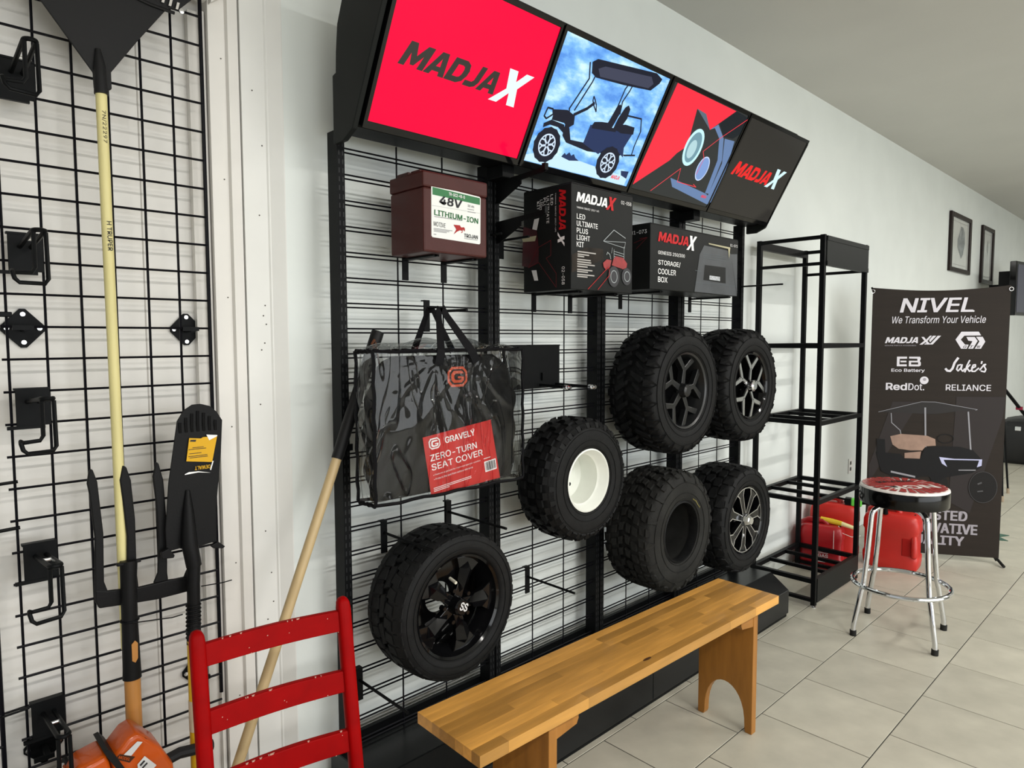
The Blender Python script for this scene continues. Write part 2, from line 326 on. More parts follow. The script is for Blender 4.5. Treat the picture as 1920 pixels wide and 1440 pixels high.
'bat_t':[(0.095,0.175),(0.158,0.175),(0.095,0.184),(0.06,0.148),(0.144,0.141),(0.061,0.162),(0.039,0.11),(0.209,0.103),(0.04,0.124),(0.037,0.078),(0.081,0.076),(0.037,0.091),(0.153,0.056),(0.209,0.056),(0.154,0.067)],
'bat_horse':[(0.112,0.089),(0.137,0.09),(0.142,0.084),(0.153,0.086),(0.157,0.082),(0.156,0.073),(0.149,0.079),(0.147,0.069),(0.141,0.067),(0.147,0.074),(0.137,0.075),(0.126,0.07),(0.112,0.06),(0.123,0.076)],
'bat_lid':[(0.003,0.202),(0.247,0.204)],
'g_card':[(-0.138,-0.042),(0.134,-0.011),(0.175,-0.207),(-0.108,-0.223)],
'g_logo':[(-0.043,0.159),(0.041,0.154),(0.041,0.1),(-0.039,0.105)],
'g_cardlogo':[(-0.12,-0.055),(-0.072,-0.051),(-0.075,-0.087),(-0.114,-0.085)],
'g_t':[(-0.067,-0.07),(0.052,-0.045),(-0.109,-0.121),(0.073,-0.107),(-0.104,-0.142),(0.098,-0.134)],
'g_bar':[(0.109,-0.166),(0.156,-0.165),(0.159,-0.2),(0.116,-0.201)],
'g_corners':[(-0.304,0.225),(-0.263,0.229),(0.263,0.219),(0.272,-0.242),(-0.273,-0.219),(-0.312,-0.193)],
'g_strapL':[(-0.1,0.181),(-0.072,0.181),(-0.036,0.339)],
'g_strapR':[(0.051,0.182),(0.072,0.182),(-0.034,0.339)],
'g_strapbL':[(-0.113,0.256),(-0.048,0.339)],
'g_flap':[(-0.18,0.243),(-0.049,0.258),(0.139,0.257),(0.211,0.251),(0.252,0.222)],
'sh_head':[(-0.443,1.283),(-0.426,1.31),(-0.405,1.323),(-0.384,1.324),(-0.36,1.317),(-0.342,1.3),(-0.328,1.276),(-0.334,1.189),(-0.351,1.04),(-0.353,0.942),(-0.365,0.948),(-0.399,0.945),(-0.406,0.937),(-0.434,0.943),(-0.447,0.95),(-0.479,0.947),(-0.48,1.004),(-0.469,1.124)],
'sh_step1':[(-0.495,0.951),(-0.476,0.959),(-0.462,0.937),(-0.465,0.931),(-0.493,0.934)],
'sh_step2':[(-0.373,0.943),(-0.352,0.95),(-0.334,0.933),(-0.34,0.929),(-0.365,0.934)],
'sh_yellow':[(-0.416,1.237),(-0.387,1.233),(-0.381,1.236),(-0.345,1.235),(-0.36,1.167),(-0.425,1.177)],
'sh_white':[(-0.43,1.144),(-0.42,1.148),(-0.396,1.147),(-0.365,1.139),(-0.365,1.147),(-0.358,1.169),(-0.345,1.235),(-0.373,1.242),(-0.384,1.22),(-0.357,1.214),(-0.363,1.163),(-0.368,1.143),(-0.394,1.148)],
'sh_logo':[(-0.413,1.155),(-0.366,1.151),(-0.413,1.166)],
'sh_ridge':[(-0.419,1.078),(-0.441,0.948),(-0.404,0.94)],
'sh_handle':[(-0.415,0.926),(-0.424,0.841),(-0.426,0.695),(-0.425,0.635),(-0.43,0.369)],
'fk_t1':[(-0.646,1.19),(-0.65,1.181),(-0.654,1.156),(-0.65,1.129),(-0.643,1.023),(-0.648,0.87),(-0.64,0.845),(-0.623,0.845),(-0.62,0.884),(-0.627,0.909),(-0.624,1.028),(-0.631,1.139),(-0.632,1.157),(-0.641,1.189)],
'fk_t2':[(-0.576,1.19),(-0.584,1.154),(-0.579,1.1),(-0.573,1.009),(-0.577,0.91),(-0.587,0.878),(-0.551,0.871),(-0.554,0.913),(-0.553,1.05),(-0.559,1.15),(-0.568,1.185)],
'fk_t3':[(-0.5,1.189),(-0.509,1.152),(-0.504,1.087),(-0.501,0.994),(-0.506,0.901),(-0.517,0.876),(-0.481,0.874),(-0.483,0.896),(-0.479,1.013),(-0.484,1.139),(-0.494,1.185)],
'fk_t4':[(-0.433,1.188),(-0.44,1.157),(-0.435,1.075),(-0.429,0.988),(-0.434,0.893),(-0.444,0.872),(-0.413,0.864),(-0.411,0.985),(-0.412,1.081),(-0.419,1.149),(-0.429,1.184)],
'fk_bar':[(-0.647,0.892),(-0.62,0.884),(-0.55,0.875),(-0.479,0.876),(-0.417,0.87),(-0.414,0.835),(-0.436,0.833),(-0.51,0.832),(-0.564,0.837),(-0.64,0.845),(-0.648,0.865)],
'fk_neck':[(-0.563,0.856),(-0.51,0.851),(-0.517,0.81),(-0.522,0.722),(-0.516,0.592),(-0.564,0.596),(-0.563,0.777)],
'fk_hole':[(-0.544,0.664),(-0.531,0.666),(-0.525,0.657),(-0.527,0.615),(-0.537,0.609),(-0.547,0.618)],
'fk_handle':[(-0.574,0.771),(-0.571,0.631),(-0.573,0.491)],
'rk_body':[(-0.697,2.263),(-0.714,2.276),(-0.342,2.402),(-0.4,2.345),(-0.43,2.336),(-0.5,2.238),(-0.563,2.144),(-0.563,2.105),(-0.567,2.101),(-0.601,2.097),(-0.602,2.134),(-0.647,2.195)],
'rk_socket':[(-0.58,2.193),(-0.583,2.104)],
'rk_handle':[(-0.581,2.104),(-0.579,1.782),(-0.575,1.418),(-0.572,1.001)],
'rk_text':[(-0.584,2.07),(-0.582,1.823),(-0.581,1.772)],
'rk_arc':[(-0.595,2.304),(-0.553,2.306),(-0.502,2.314),(-0.43,2.336)],
'ot_top':[(-0.718,0.542),(-0.669,0.552),(-0.623,0.572),(-0.603,0.577),(-0.576,0.548),(-0.553,0.52),(-0.524,0.462),(-0.524,0.449)],
'tag':[(0.125,1.395),(0.154,1.397),(0.154,1.307),(0.113,1.31),(0.107,1.35)],
'frame_bird':[(7.284,2.617),(7.407,2.634),(7.484,2.61),(7.514,2.539),(7.455,2.449),(7.354,2.403),(7.148,2.485),(7.16,2.522)]}
# ================================================================ the room
WY = .095
b = M().box(-.11, 13.0, WY, WY+.2, 0, 3.1); struct(obj('wall_back', b, wall_m))
b = M().box(-6, -.11, .19, .4, 0, 3.1); wl_o = struct(obj('wall_left', b, wallg_m))
b = M(); ribs = [-2.1, -1.6, -1.05, -.62, -.47]
for x in ribs: b.box(x-.0015, x+.0015, .1885, .1905, 0, 3.1)
obj('panel_seam', b, mat('panel_seam_grey', (.45, .43, .40), .8), wl_o)  # thin grey strips along the panel joints
b = M().box(13.0, 13.2, -9, .3, 0, 3.1); struct(obj('wall_right', b, wall_m))
b = M().box(-6, 13.2, -9, .4, 3.1, 3.2); struct(obj('ceiling', b, ceil_m))
def planbar(name, pts, z0, z1, m, i):
    return struct(obj('trim_%d' % i, M().prism([(x, y) for x, y in pts], (0, 0, z1), (1, 0, 0), (0, 1, 0), z1-z0), m))
planbar('t', [(-.345, .189), (-.345, .165), (-.318, .165), (-.316, .150), (-.3065, .150), (-.3065, .189)], 0, 2.40, trim_w, 1)
t2 = planbar('t', [(-.303, .189), (-.303, .134), (-.258, .134), (-.254, .122), (-.226, .122), (-.224, .127), (-.224, .189)], 0, 3.1, trim_w, 2)
t3 = planbar('t', [(-.221, .189), (-.221, .120), (-.153, .120), (-.149, .116), (-.145, .116), (-.112, .094), (-.109, .094), (-.109, .189)], 0, 3.1, trim_m, 3)
struct(obj('trim_4', M().box(-.335, -.307, .120, .149, 2.42, 3.1), trim_m, bevel=.004))
struct(obj('trim_5', M().prism([(-.300, 2.415), (-.222, 2.475), (-.222, 2.70), (-.300, 2.70)], (0, .112, 0), (1, 0, 0), (0, 0, 1), .022), trim_w))
rs = random.Random(3); b = M()
for x, z, y in [(-.19, 2.21, .1198), (-.165, 2.06, .1198), (-.178, 1.86, .1198), (-.168, 1.60, .1198), (-.174, 1.57, .1198), (-.166, 1.545, .1198), (-.172, 1.49, .1198), (-.182, 1.47, .1198), (-.19, 1.31, .1198), (-.185, .93, .1198), (-.17, .80, .1198), (-.166, .71, .1198), (-.185, .66, .1198), (-.172, .62, .1198)]:
    b.lathe([(0, .0022), (-.0008, .0022)], 8, (x, y, z))
obj('nail_hole', b, flat('hole_dark', (.1, .09, .08)), t3)
b = M()
for z in (2.28, 1.95, 1.62, 1.25, .85, .45): b.lathe([(0, .002), (-.001, .002)], 8, (-.27, .1338, z))
obj('screw_head', b, flat('hole_dark', (.1, .09, .08)), t2)
# floor: slab of grout with separate tiles
fl = struct(obj('floor', M().box(-6, 13.2, -9, .4, -.08, -.0035), grout_m))
tile_m = mat('floor_tile', (.455, .435, .36), .38, noise=.13, nscale=7, bump=.10, bscale=40, rnd=.05)
T = .4064; G_ = .0042
def tilebox(x0, x1, y0, y1): return M().box(x0+G_/2, x1-G_/2, y0+G_/2, y1-G_/2, -.003, 0)
ys = [.095, -.3003, -.6241, -1.0281]
while ys[-1] > -8.9: ys.append(ys[-1]-T)
xo = [1.1095, 1.3125, 1.5058, 1.7147, 1.5058]
meshes = {}; nt_ = 0; rest = M()
for r in range(len(ys)-1):
    y1, y0 = ys[r], ys[r+1]; o0 = xo[r] if r < 5 else (1.7147 if r % 2 else 1.5058)
    k0 = int(math.ceil((-6-o0)/T))
    for k in range(k0, 47):
        x = o0+k*T
        if x+T > 13.0: continue
        if r < 7 and -.3 < x < 10.2:
            key = round(y1-y0, 4)
            if key not in meshes:
                meshes[key] = tilebox(0, T, 0, y1-y0).mesh('tile', tile_m)
            o = bpy.data.objects.new('tile', meshes[key]); COL.objects.link(o); o.parent = fl; o.location = (x, y0, 0)
            md = o.modifiers.new('b', 'BEVEL'); md.width = .0009; md.segments = 1
        else:
            rest.box(x+G_/2, x+T-G_/2, y0+G_/2, y1-G_/2, -.003, 0)
o = obj('tile', rest, tile_m, fl); o['kind'] = 'stuff'
# ================================================================ display gondola
P_ = .6109; PITCH = .0762; ZT = 2.066
gd = thing('display_gondola', 'long black wire-grid merchandising gondola with slotted uprights standing against the white wall', 'shelving', (0, 0, 0))
# uprights
upm = M().box(-.0125, .0125, -.022, .032, .2, 2.11)
up_mesh = upm.mesh('upright', blk)
slots = M()
for k in range(74):
    z = .26+k*.0254
    for dx in (-.006, .006): slots.box(dx-.0018, dx+.0018, -.0226, -.0215, z, z+.014)
slot_mesh = slots.mesh('slot', mat('slot_edge', (.016, .017, .018), .4, spec=.2))
for k, xs in enumerate([(.008,), (P_-.0155, P_+.0155), (2*P_-.0155, 2*P_+.0155), (3*P_-.0155, 3*P_+.0155), (4*P_-.008,)]):
    for x in xs:
        o = bpy.data.objects.new('upright', up_mesh); COL.objects.link(o); o.parent = gd; o.location = (x, 0, 0)
        s = bpy.data.objects.new('slot', slot_mesh); COL.objects.link(s); s.parent = o
# wire panels
x0, x1 = .022, P_-.028
vb = M()
for dx in (.2191, .4010): vb.tube([(dx, .003, .19), (dx, .003, ZT+.04)], .0027, 6)
vb.tube([(x0, .003, ZT+.046), (x1+.02, .003, ZT+.046)], .003, 6)
v_mesh = vb.mesh('wire_grid', wire_m, smooth=True)
h_mesh = M().tube([(x0, -.001, 0), (x1+.02, -.001, 0)], .0027, 6).tube([(x0, -.001, -.0125), (x1+.02, -.001, -.0125)], .0027, 6).mesh('wire', wire_m, smooth=True)
for k in range(4):
    g = bpy.data.objects.new('wire_grid', v_mesh); COL.objects.link(g); g.parent = gd; g.location = (k*P_+(0 if k == 0 else .003), 0, 0)
    for n in range(25):
        wo = bpy.data.objects.new('wire', h_mesh); COL.objects.link(wo); wo.parent = g; wo.location = (0, 0, ZT-n*PITCH)
# base deck, front slopes
def deck(xa, xb): return M().prism([(.06, .005), (.06, .212), (-.185, .222), (-.286, .148), (-.286, .022), (-.24, .022), (-.24, .005)], (xb, 0, 0), (0, 1, 0), (0, 0, 1), xb-xa)
for k in range(4): obj('base_deck', deck(-.02+k*.633 if k else -.02, -.02+(k+1)*.633-.002), deckm, gd, bevel=.003)
objs('kick_rail', M().box(-.02, 2.51, -.275, -.245, 0, .02).box(-.02, 2.51, .03, .055, 0, .01), blk, gd)
obj('back_rail', M().box(0, 2.45, .034, .05, .2, .24), blk, gd)
obj('wall_tab', M().box(-.022, .03, -.024, -.018, 1.165, 1.185), blk, gd)
# header: side cheeks, back box
hp = [(-.035, 2.06), (-.035, 2.252), (-.053, 2.256), (-.056, 2.31), (-.066, 2.385), (-.098, 2.45), (-.16, 2.515), (-.25, 2.525), (-.345, 2.495), (-.352, 2.47), (-.140, 2.082), (-.09, 2.06)]
cheek = lambda x: M().prism([(y, z) for y, z in hp], (x, 0, 0), (0, 1, 0), (0, 0, 1), .016)
obj('header_cheek', cheek(-.006), greym, gd, bevel=.003); obj('header_cheek', cheek(2.452), greym, gd, bevel=.003)
hb = M()
hb.prism([(-.02, 2.10), (-.04, 2.25), (-.07, 2.42), (-.16, 2.50), (-.30, 2.53), (-.315, 2.50), (-.11, 2.10)], (2.44, 0, 0), (0, 1, 0), (0, 0, 1), 2.444)
obj('header_box', hb, blk, gd)
for k in range(1, 4): obj('header_bracket', M().box(k*P_-.028, k*P_+.028, -.10, -.02, 2.055, 2.10), blk, gd, bevel=.003)
# ================================================================ screens
SU = Vector((1, 0, 0)); SV = Vector((0, -.4777, .8785)); SN = SU.cross(SV)
labs = ['header screen with black and white lettering on solid red, leftmost of the four',
        'header screen showing a black golf cart under a cloudy blue sky',
        'header screen showing round headlamps over a red and black angled picture',
        'header screen with red and white lettering on a dark background, last at the right end']
scr_o = []
for k in range(4):
    O = Vector((k*P_+.004, -.155, 2.108)); t = thing('display_screen', labs[k], 'screen', tuple(O), group='screens along the gondola header')
    fr = FRM(O, SU, SV); W_, H0, H1 = .601, -.020, .430
    b = M(); b.prism([(0, H0), (W_, H0), (W_, H1), (0, H1)], O+SN*.0, SU, SV, .03); obj('housing', b, gloss, t, bevel=.004)
    b = M(); e = .012
    for r in ([(0, H0), (W_, H0), (W_, H0+.018), (0, H0+.018)], [(0, H1-.014), (W_, H1-.014), (W_, H1), (0, H1)], [(0, H0+.018), (e, H0+.018), (e, H1-.014), (0, H1-.014)], [(W_-.008, H0+.018), (W_, H0+.018), (W_, H1-.014), (W_-.008, H1-.014)]):
        b.prism(r, O+SN*.004, SU, SV, .005)
    obj('bezel', b, gloss, t)
    scr_o.append((t, fr))
PW = [(.0135, .0), (.5925, .0), (.5925, .4145), (.0135, .4145)]
def picture(i, m): return decal('picture', [PW], m, scr_o[i][1], 1, scr_o[i][0])
RED = scr('screen_red', (1.0, .001, .046), 1.0); SBLK = mat('screen_black', (.01, .009, .009), .25); SWHT = scr('screen_white', (.75, .97, 1.0), 1.0)
pic = picture(0, RED)
madja('lettering', SBLK, scr_o[0][1], .060, .166, .352, .066, 2, pic, shear=.42)
XP = [(0, 0), (.036, 0), (.078, .036), (.082, 0), (.118, 0), (.108, .054), (.166, .104), (.130, .104), (.094, .072), (.090, .104), (.052, .104), (.062, .046)]
decal('lettering', [[(.398+x*.93, .150+y) for x, y in XP]], SWHT, scr_o[0][1], 3, pic)
# sky picture
m = bpy.data.materials.new('screen_cloudy_sky'); m.use_nodes = True; N, L = nt(m); bs = N['Principled BSDF']; bs.inputs['Base Color'].default_value = (.004, .004, .004, 1); bs.inputs['Roughness'].default_value = .22
tc = N.new('ShaderNodeTexCoord'); mp = N.new('ShaderNodeMapping'); mp.inputs['Scale'].default_value = (6, 10, 14); mp.inputs['Rotation'].default_value = (0, .5, 0); L.new(tc.outputs['Object'], mp.inputs[0])
n = N.new('ShaderNodeTexNoise'); n.inputs['Scale'].default_value = 1.3; n.inputs['Detail'].default_value = 9; n.inputs['Roughness'].default_value = .6; L.new(mp.outputs[0], n.inputs[0])
cr = N.new('ShaderNodeValToRGB'); cr.color_ramp.elements[0].position = .36; cr.color_ramp.elements[0].color = (.07, .26, .72, 1); cr.color_ramp.elements[1].position = .68; cr.color_ramp.elements[1].color = (.62, .9, 1, 1)
e2 = cr.color_ramp.elements.new(.5); e2.color = (.19, .48, .92, 1)
L.new(n.outputs[0], cr.inputs[0]); L.new(cr.outputs[0], bs.inputs['Emission Color']); bs.inputs['Emission Strength'].default_value = 1
pic = picture(1, m)
ff = FRM((0, -.155, 2.108), SU, SV)
def q(n): return TR[n]
def sh(i, n): return TR[n]
D1 = scr('screen_cart_black', (.012, .014, .026)); D2 = scr('screen_cart_navy', (.02, .035, .10)); D3 = scr('screen_roof_grey', (.05, .055, .09)); LT = scr('screen_frost', (.55, .78, .95)); SIL = scr('screen_silver', (.60, .72, .88))
p1 = scr_o[1][0]
def pd(name, polys, m, lay): decal(name, polys, m, ff, lay, pic)
pd('picture_grass', [[(.626, .002), (.626, .02), (.68, .036), (.78, .044), (.90, .046), (1.02, .04), (1.19, .035), (1.190, .002)]], LT, 2)
pd('picture_bush', [[(.795, .044), (.806, .060), (.816, .054), (.828, .066), (.842, .056), (.853, .064), (.868, .052), (.89, .046), (.84, .038)], TR['cart_bush2']], D2, 3)
pd('picture_frame', sum([stroke(TR[k], .006) for k in ('cart_strut1', 'cart_strut2', 'cart_strut3', 'cart_strut4', 'cart_rack', 'cart_bumper')], [])+stroke(TR['cart_column'], .011)+stroke(TR['cart_wheel'], .005)+[TR['cart_step']], D1, 4)
pd('picture_cart_body', [TR['cart_hood'], TR['cart_fender'], TR['cart_chassis']], D1, 5)
pd('picture_cart_side', [TR['cart_body']], D2, 6)
pd('picture_cart_seat', [[(.885, .172), (.893, .188), (.93, .196), (.962, .200), (.965, .180)], [(.955, .178), (.965, .21), (.978, .262), (.990, .272), (1.004, .266), (1.006, .24), (.992, .185)], [(1.000, .182), (1.006, .225), (1.022, .268), (1.036, .279), (1.052, .268), (1.055, .235), (1.040, .200), (1.030, .184)], [(1.020, .186), (1.024, .206), (1.06, .214), (1.114, .215), (1.122, .190), (1.05, .180)], [(.89, .165), (1.02, .178), (1.02, .190), (.95, .186), (.89, .178)]], D1, 7)
pd('picture_cart_roof', [[(.779, .362), (.800, .377), (1.117, .413), (1.160, .402), (1.154, .385), (1.120, .352), (.97, .334), (.822, .322), (.794, .330)]], D1, 8); pd('picture_roof_lining', [TR['cart_roof_hi']], D3, 9)
for wn, sc_ in (('cart_w1', 1), ('cart_w2', 1)):
    c, ex, ey = TR[wn]; a, bb = abs(ex[0]-c[0]), abs(ey[1]-c[1])
    a, bb = .058, .056
    tr_ = []
    for k in range(26):
        tt = 2*PI*k/26; tr_.append((c[0]+a*(1.04+.05*(k % 2))*math.cos(tt), c[1]+bb*(1.04+.05*(k % 2))*math.sin(tt)))
    pd('picture_tyre', [tr_], D1, 10)
    pd('picture_rim', ringstroke(c, a*.68, bb*.68, .005), SIL, 11)
    sp = []
    for k in range(6):
        tt = 2*PI*k/6+.3
        sp += stroke([(c[0]+.12*a*math.cos(tt), c[1]+.12*bb*math.sin(tt)), (c[0]+.4*a*math.cos(tt), c[1]+.4*bb*math.sin(tt))], .007)
        for d in (-.3, .3): sp += stroke([(c[0]+.38*a*math.cos(tt), c[1]+.38*bb*math.sin(tt)), (c[0]+.64*a*math.cos(tt+d), c[1]+.64*bb*math.sin(tt+d))], .005)
    pd('picture_spokes', sp, SIL, 11)
text('lettering', 'MADJA', scr('screen_logo_red', (.8, .02, .03)), ff, TR['cart_logo'][0][0]+.005, TR['cart_logo'][0][1]-.022, .05, .014, 12, pic, bold=.03, shear=.3)
# screen 3
pic = picture(2, scr('screen_charcoal', (.030, .033, .032)))
pd('picture_body_panel', [TR['s3_body'], TR['s3_body2'], TR['s3_low']], scr('screen_steel_blue', (.13, .21, .38)), 2)
pd('picture_shadow', [TR['s3_dark2']], scr('screen_ink', (.012, .016, .02)), 3)
pd('picture_red_field', [TR['s3_red'][:3]+TR['s3_red'][3:]], scr('screen_red_soft', (.92, .03, .055)), 4)
pd('picture_panel_corner', [TR['s3_tri']], scr('screen_grey_blue', (.10, .14, .18)), 5)
c, ex, ey = TR['s3_ring']; c = (c[0]+.022, c[1])
pd('picture_headlamp', [ell(c, .056, .072)], scr('screen_lamp', (.16, .30, .36)), 6)
pd('picture_lamp_ring', ringstroke(c, .060, .077, .014), scr('screen_lamp_ring', (.55, .88, .95)), 7)
pd('picture_lamp_reflector', [ell((c[0]-.005, c[1]-.008), .028, .038)], scr('screen_lamp_core', (.42, .62, .66)), 7)
c, ex, ey = TR['s3_lamp2']; c = (c[0]+.01, c[1])
pd('picture_fog_lamp', [ell(c, .040, .050)], scr('screen_fog_lamp', (.20, .32, .62)), 6)
pd('picture_fog_ring', ringstroke(c, .043, .053, .005), scr('screen_fog_ring', (.55, .66, .9)), 7)
pd('picture_line', stroke(TR['s3_line1'], .0028)+stroke(TR['s3_line2'], .0028), scr('screen_line_red', (.85, .05, .07)), 8)
text('lettering', 'MADJA', scr('screen_logo_red', (.8, .02, .03)), ff, 1.735, .035, .04, .012, 8, pic, bold=.03, shear=.3)
# screen 4
pic = picture(3, scr('screen_dark', (.030, .028, .024)))
madja('lettering', scr('screen_logo_red4', (.75, .02, .02)), ff, 1.888, .168, .350, .064, 2, pic, shear=.42)
decal('lettering', [[(2.225+x*.9, .162+y*.92) for x, y in XP]], scr('screen_white4', (.62, .85, .92)), ff, 3, pic)
b = M()
for (a0, a1, z0, z1) in ((-6, -2.0, 0, 3.1), (5.0, 13.0, 0, 3.1), (-2.0, 5.0, 0, .45), (-2.0, 5.0, 2.75, 3.1)): b.box(a0, a1, -9.0, -8.9, z0, z1)
struct(obj('unseen_wall_front', b, mat('reflected_wall_tone', (.40, .39, .37), .8, noise=.6, nscale=2)))  # unseen wall, added for what glossy blacks reflect and for bounced fill
# ================================================================ wheels
def tyre_profile(R, w, rb, lip=.006):
    h = R-rb
    half = [(-.5, 0.0)]
    pts = [(.30*w, rb-.002), (.40*w, rb), (.455*w, rb+.02*h+.004), (.485*w, rb+.16*h), (.5*w, rb+.42*h), (.492*w, rb+.66*h), (.463*w, rb+.84*h), (.42*w, rb+.94*h), (.30*w, R*.990), (.12*w, R*.9985)]
    right = pts; left = [(-a, r) for a, r in pts][::-1]
    return left, right
def make_tyre(parent, R, w, rb, kind, m, ci=56):
    """tyre ring, local centre at the wheel centre, axis y, outer face at -w/2"""
    hl = {'street': .004, 'knob': .008, 'chev': .011, 'mud': .009, 'at': .008}[kind]
    Rb = R-hl; left, right = tyre_profile(Rb, w, rb)
    inner = [(.28*w, rb+.035), (-.28*w, rb+.035)]
    prof = left+right+[(.36*w, rb+.012), (.40*w, rb+.4*(R-rb)), (.3*w, R*.93), (-.3*w, R*.93), (-.40*w, rb+.4*(R-rb)), (-.36*w, rb+.012)]
    b = M().lathe(prof, 72, close=True)
    ty = obj('tyre', b, m, parent, world=False, smooth=50)
    # raised sidewall rings
    b = M()
    for rr, yy in ((rb+.012, .478), (rb+.30*(R-rb), .5), (rb+.62*(R-rb), .497)):
        b.tube([(rr*math.cos(2*PI*k/64), -yy*w, rr*math.sin(2*PI*k/64)) for k in range(64)], .0016, 5, closed=True)
    obj('sidewall_ring', b, m, ty, world=False, smooth=True)
    # tread blocks
    def rad(y):
        a = abs(y)/w
        tab = [(0, 1.0), (.12, .9985), (.30, .990), (.42, .94), (.463, .84), (.492, .66), (.5, .42)]
        for i in range(len(tab)-1):
            if a <= tab[i+1][0]:
                f = (a-tab[i][0])/(tab[i+1][0]-tab[i][0]); s0, s1 = tab[i][1], tab[i+1][1]
                s = s0+(s1-s0)*f
                return Rb*s if a <= .30 else rb+(Rb-rb)*s
        return rb+(Rb-rb)*.42
    tb = M()
    def block(th, poly, h=hl, sink=.003):
        """poly (s, y) s arc length at radius R"""
        bot, top = [], []
        cs = sum(p[0] for p in poly)/len(poly); cy = sum(p[1] for p in poly)/len(poly)
        for s, y in poly:
            for L_, e, hh in ((bot, 1, -sink), (top, .90, h)):
                ss, yy = cs+(s-cs)*e, cy+(y-cy)*e; t = th+ss/R; r = rad(y)
                nrm = 0 if abs(y) < .32*w else min(1, (abs(y)/w-.32)/.17)
                rr = r+hh*(1-.55*nrm); yo = yy+math.copysign(hh*.8*nrm, yy)
                L_.append((rr*math.cos(t), yo, rr*math.sin(t)))
        n = len(poly); tb.add(bot+top, [tuple(range(n, 2*n))]+[(i, (i+1) % n, n+(i+1) % n, n+i) for i in range(n)])
    cir = 2*PI*R
    if kind == 'street':
        n = 34; p = cir/n
        for k in range(n):
            th = 2*PI*k/n
            for sg in (-1, 1):
                block(th, [(-.44*p, sg*.30*w), (.42*p, sg*.30*w), (.36*p, sg*.455*w), (-.44*p, sg*.455*w)])
                block(th+.3/n, [(-.46*p, sg*.10*w), (.30*p, sg*.07*w), (.46*p, sg*.27*w), (-.30*p, sg*.27*w)])
            if k % 2 == 0: block(th, [(-.9*p, -.05*w), (.7*p, -.07*w), (.95*p, .05*w), (-.7*p, .07*w)])
    elif kind == 'knob':
        n = 25; p = cir/n
        for k in range(n):
            th = 2*PI*k/n
            for j, yy in enumerate((-.40, -.22, 0, .22, .40)):
                t2_ = th+(PI/n if j % 2 else 0); hw = .075*w
                block(t2_, [(-.27*p, yy*w-hw), (.27*p, yy*w-hw), (.27*p, yy*w+hw), (-.27*p, yy*w+hw)])
            for sg in (-1, 1): block(th+PI/n, [(-.2*p, sg*.435*w), (.2*p, sg*.435*w), (.16*p, sg*.478*w), (-.16*p, sg*.478*w)], h=.005)
    elif kind == 'chev':
        n = 20; p = cir/n
        for k in range(n):
            for sg in (-1, 1):
                th = 2*PI*(k+(.5 if sg > 0 else 0))/n
                block(th, [(-.12*p, sg*.02*w), (.10*p, sg*.02*w), (.52*p, sg*.24*w), (.44*p, sg*.29*w), (.22*p, sg*.27*w)])
                block(th+.5*p/R, [(-.08*p, sg*.10*w), (.08*p, sg*.09*w), (.42*p, sg*.22*w), (.30*p, sg*.26*w)])
                block(th, [(.30*p, sg*.31*w), (.66*p, sg*.30*w), (.72*p, sg*.43*w), (.52*p, sg*.49*w), (.34*p, sg*.43*w)])
                block(th+.5*p/R, [(.34*p, sg*.31*w), (.62*p, sg*.31*w), (.60*p, sg*.40*w), (.46*p, sg*.455*w), (.36*p, sg*.40*w)], h=hl*.8)
    elif kind == 'mud':
        n = 30; p = cir/n; rs = random.Random(5)
        for k in range(n):
            th = 2*PI*k/n
            for sg in (-1, 1):
                for (ya, yb, s0) in ((.02, .12, 0), (.15, .27, .3), (.30, .39, .05)):
                    j = rs.uniform(-.1, .1)*p
                    block(th+s0*p/R, [(-.36*p+j, sg*ya*w), (.28*p+j, sg*(ya+.015)*w), (.40*p+j, sg*(yb-.01)*w), (-.22*p+j, sg*yb*w)])
                j = rs.uniform(-.06, .06)*p; yo = .455+.03*(k % 2)
                block(th+.2*p/R, [(-.36*p, sg*.40*w), (.30*p, sg*.41*w), (.22*p+j, sg*yo*w), (-.12*p+j, sg*(yo+.005)*w), (-.30*p, sg*.445*w)])
    else:
        n = 26; p = cir/n
        for k in range(n):
            th = 2*PI*k/n
            block(th, [(-.45*p, -.06*w), (-.1*p, -.09*w), (.42*p, -.04*w), (.36*p, .07*w), (-.05*p, .09*w), (-.40*p, .04*w)])
            for sg in (-1, 1):
                block(th+.35*p/R, [(-.45*p, sg*.12*w), (0, sg*.10*w), (.42*p, sg*.13*w), (.40*p, sg*.25*w), (.05*p, sg*.28*w), (-.42*p, sg*.24*w)])
                block(th, [(-.44*p, sg*.30*w), (.40*p, sg*.29*w), (.42*p, sg*.40*w), (.30*p, sg*.455*w), (-.30*p, sg*.44*w), (-.42*p, sg*.39*w)])
                if k % 2: block(th, [(-.3*p, sg*.45*w), (.25*p, sg*.46*w), (.2*p, sg*.49*w), (-.22*p, sg*.487*w)], h=.005)
    obj('tread', tb, m, ty, world=False)
    return ty
def ring_xy(r, t, y): return (r*math.cos(t), y, r*math.sin(t))
def barrel(parent, w, rr, m, depth=None, back=True, lipm=None):
    yf = -w/2+.012
    prof = [(w/2-.01, rr+.004), (w/2-.03, rr-.008), (w*.2, rr-.02), (-w*.2, rr-.022), (yf+.03, rr-.010), (yf+.004, rr-.002), (yf-.001, rr+.006), (yf+.006, rr+.008), (yf+.035, rr-.004), (0, rr-.014), (w/2-.03, rr-.001)]
    b = M().lathe(prof, 64, close=True)
    return obj('rim', b, m, parent, world=False, smooth=40)
def fpoly(parent, name, polys, y0, th, m, bevel=.0):
    b = M()
    for p in polys: b.prism(p, (0, y0, 0), (1, 0, 0), (0, 0, 1), th)
    return obj(name, b, m, parent, world=False, bevel=bevel)
def rp(r, t): return (r*math.cos(t), r*math.sin(t))
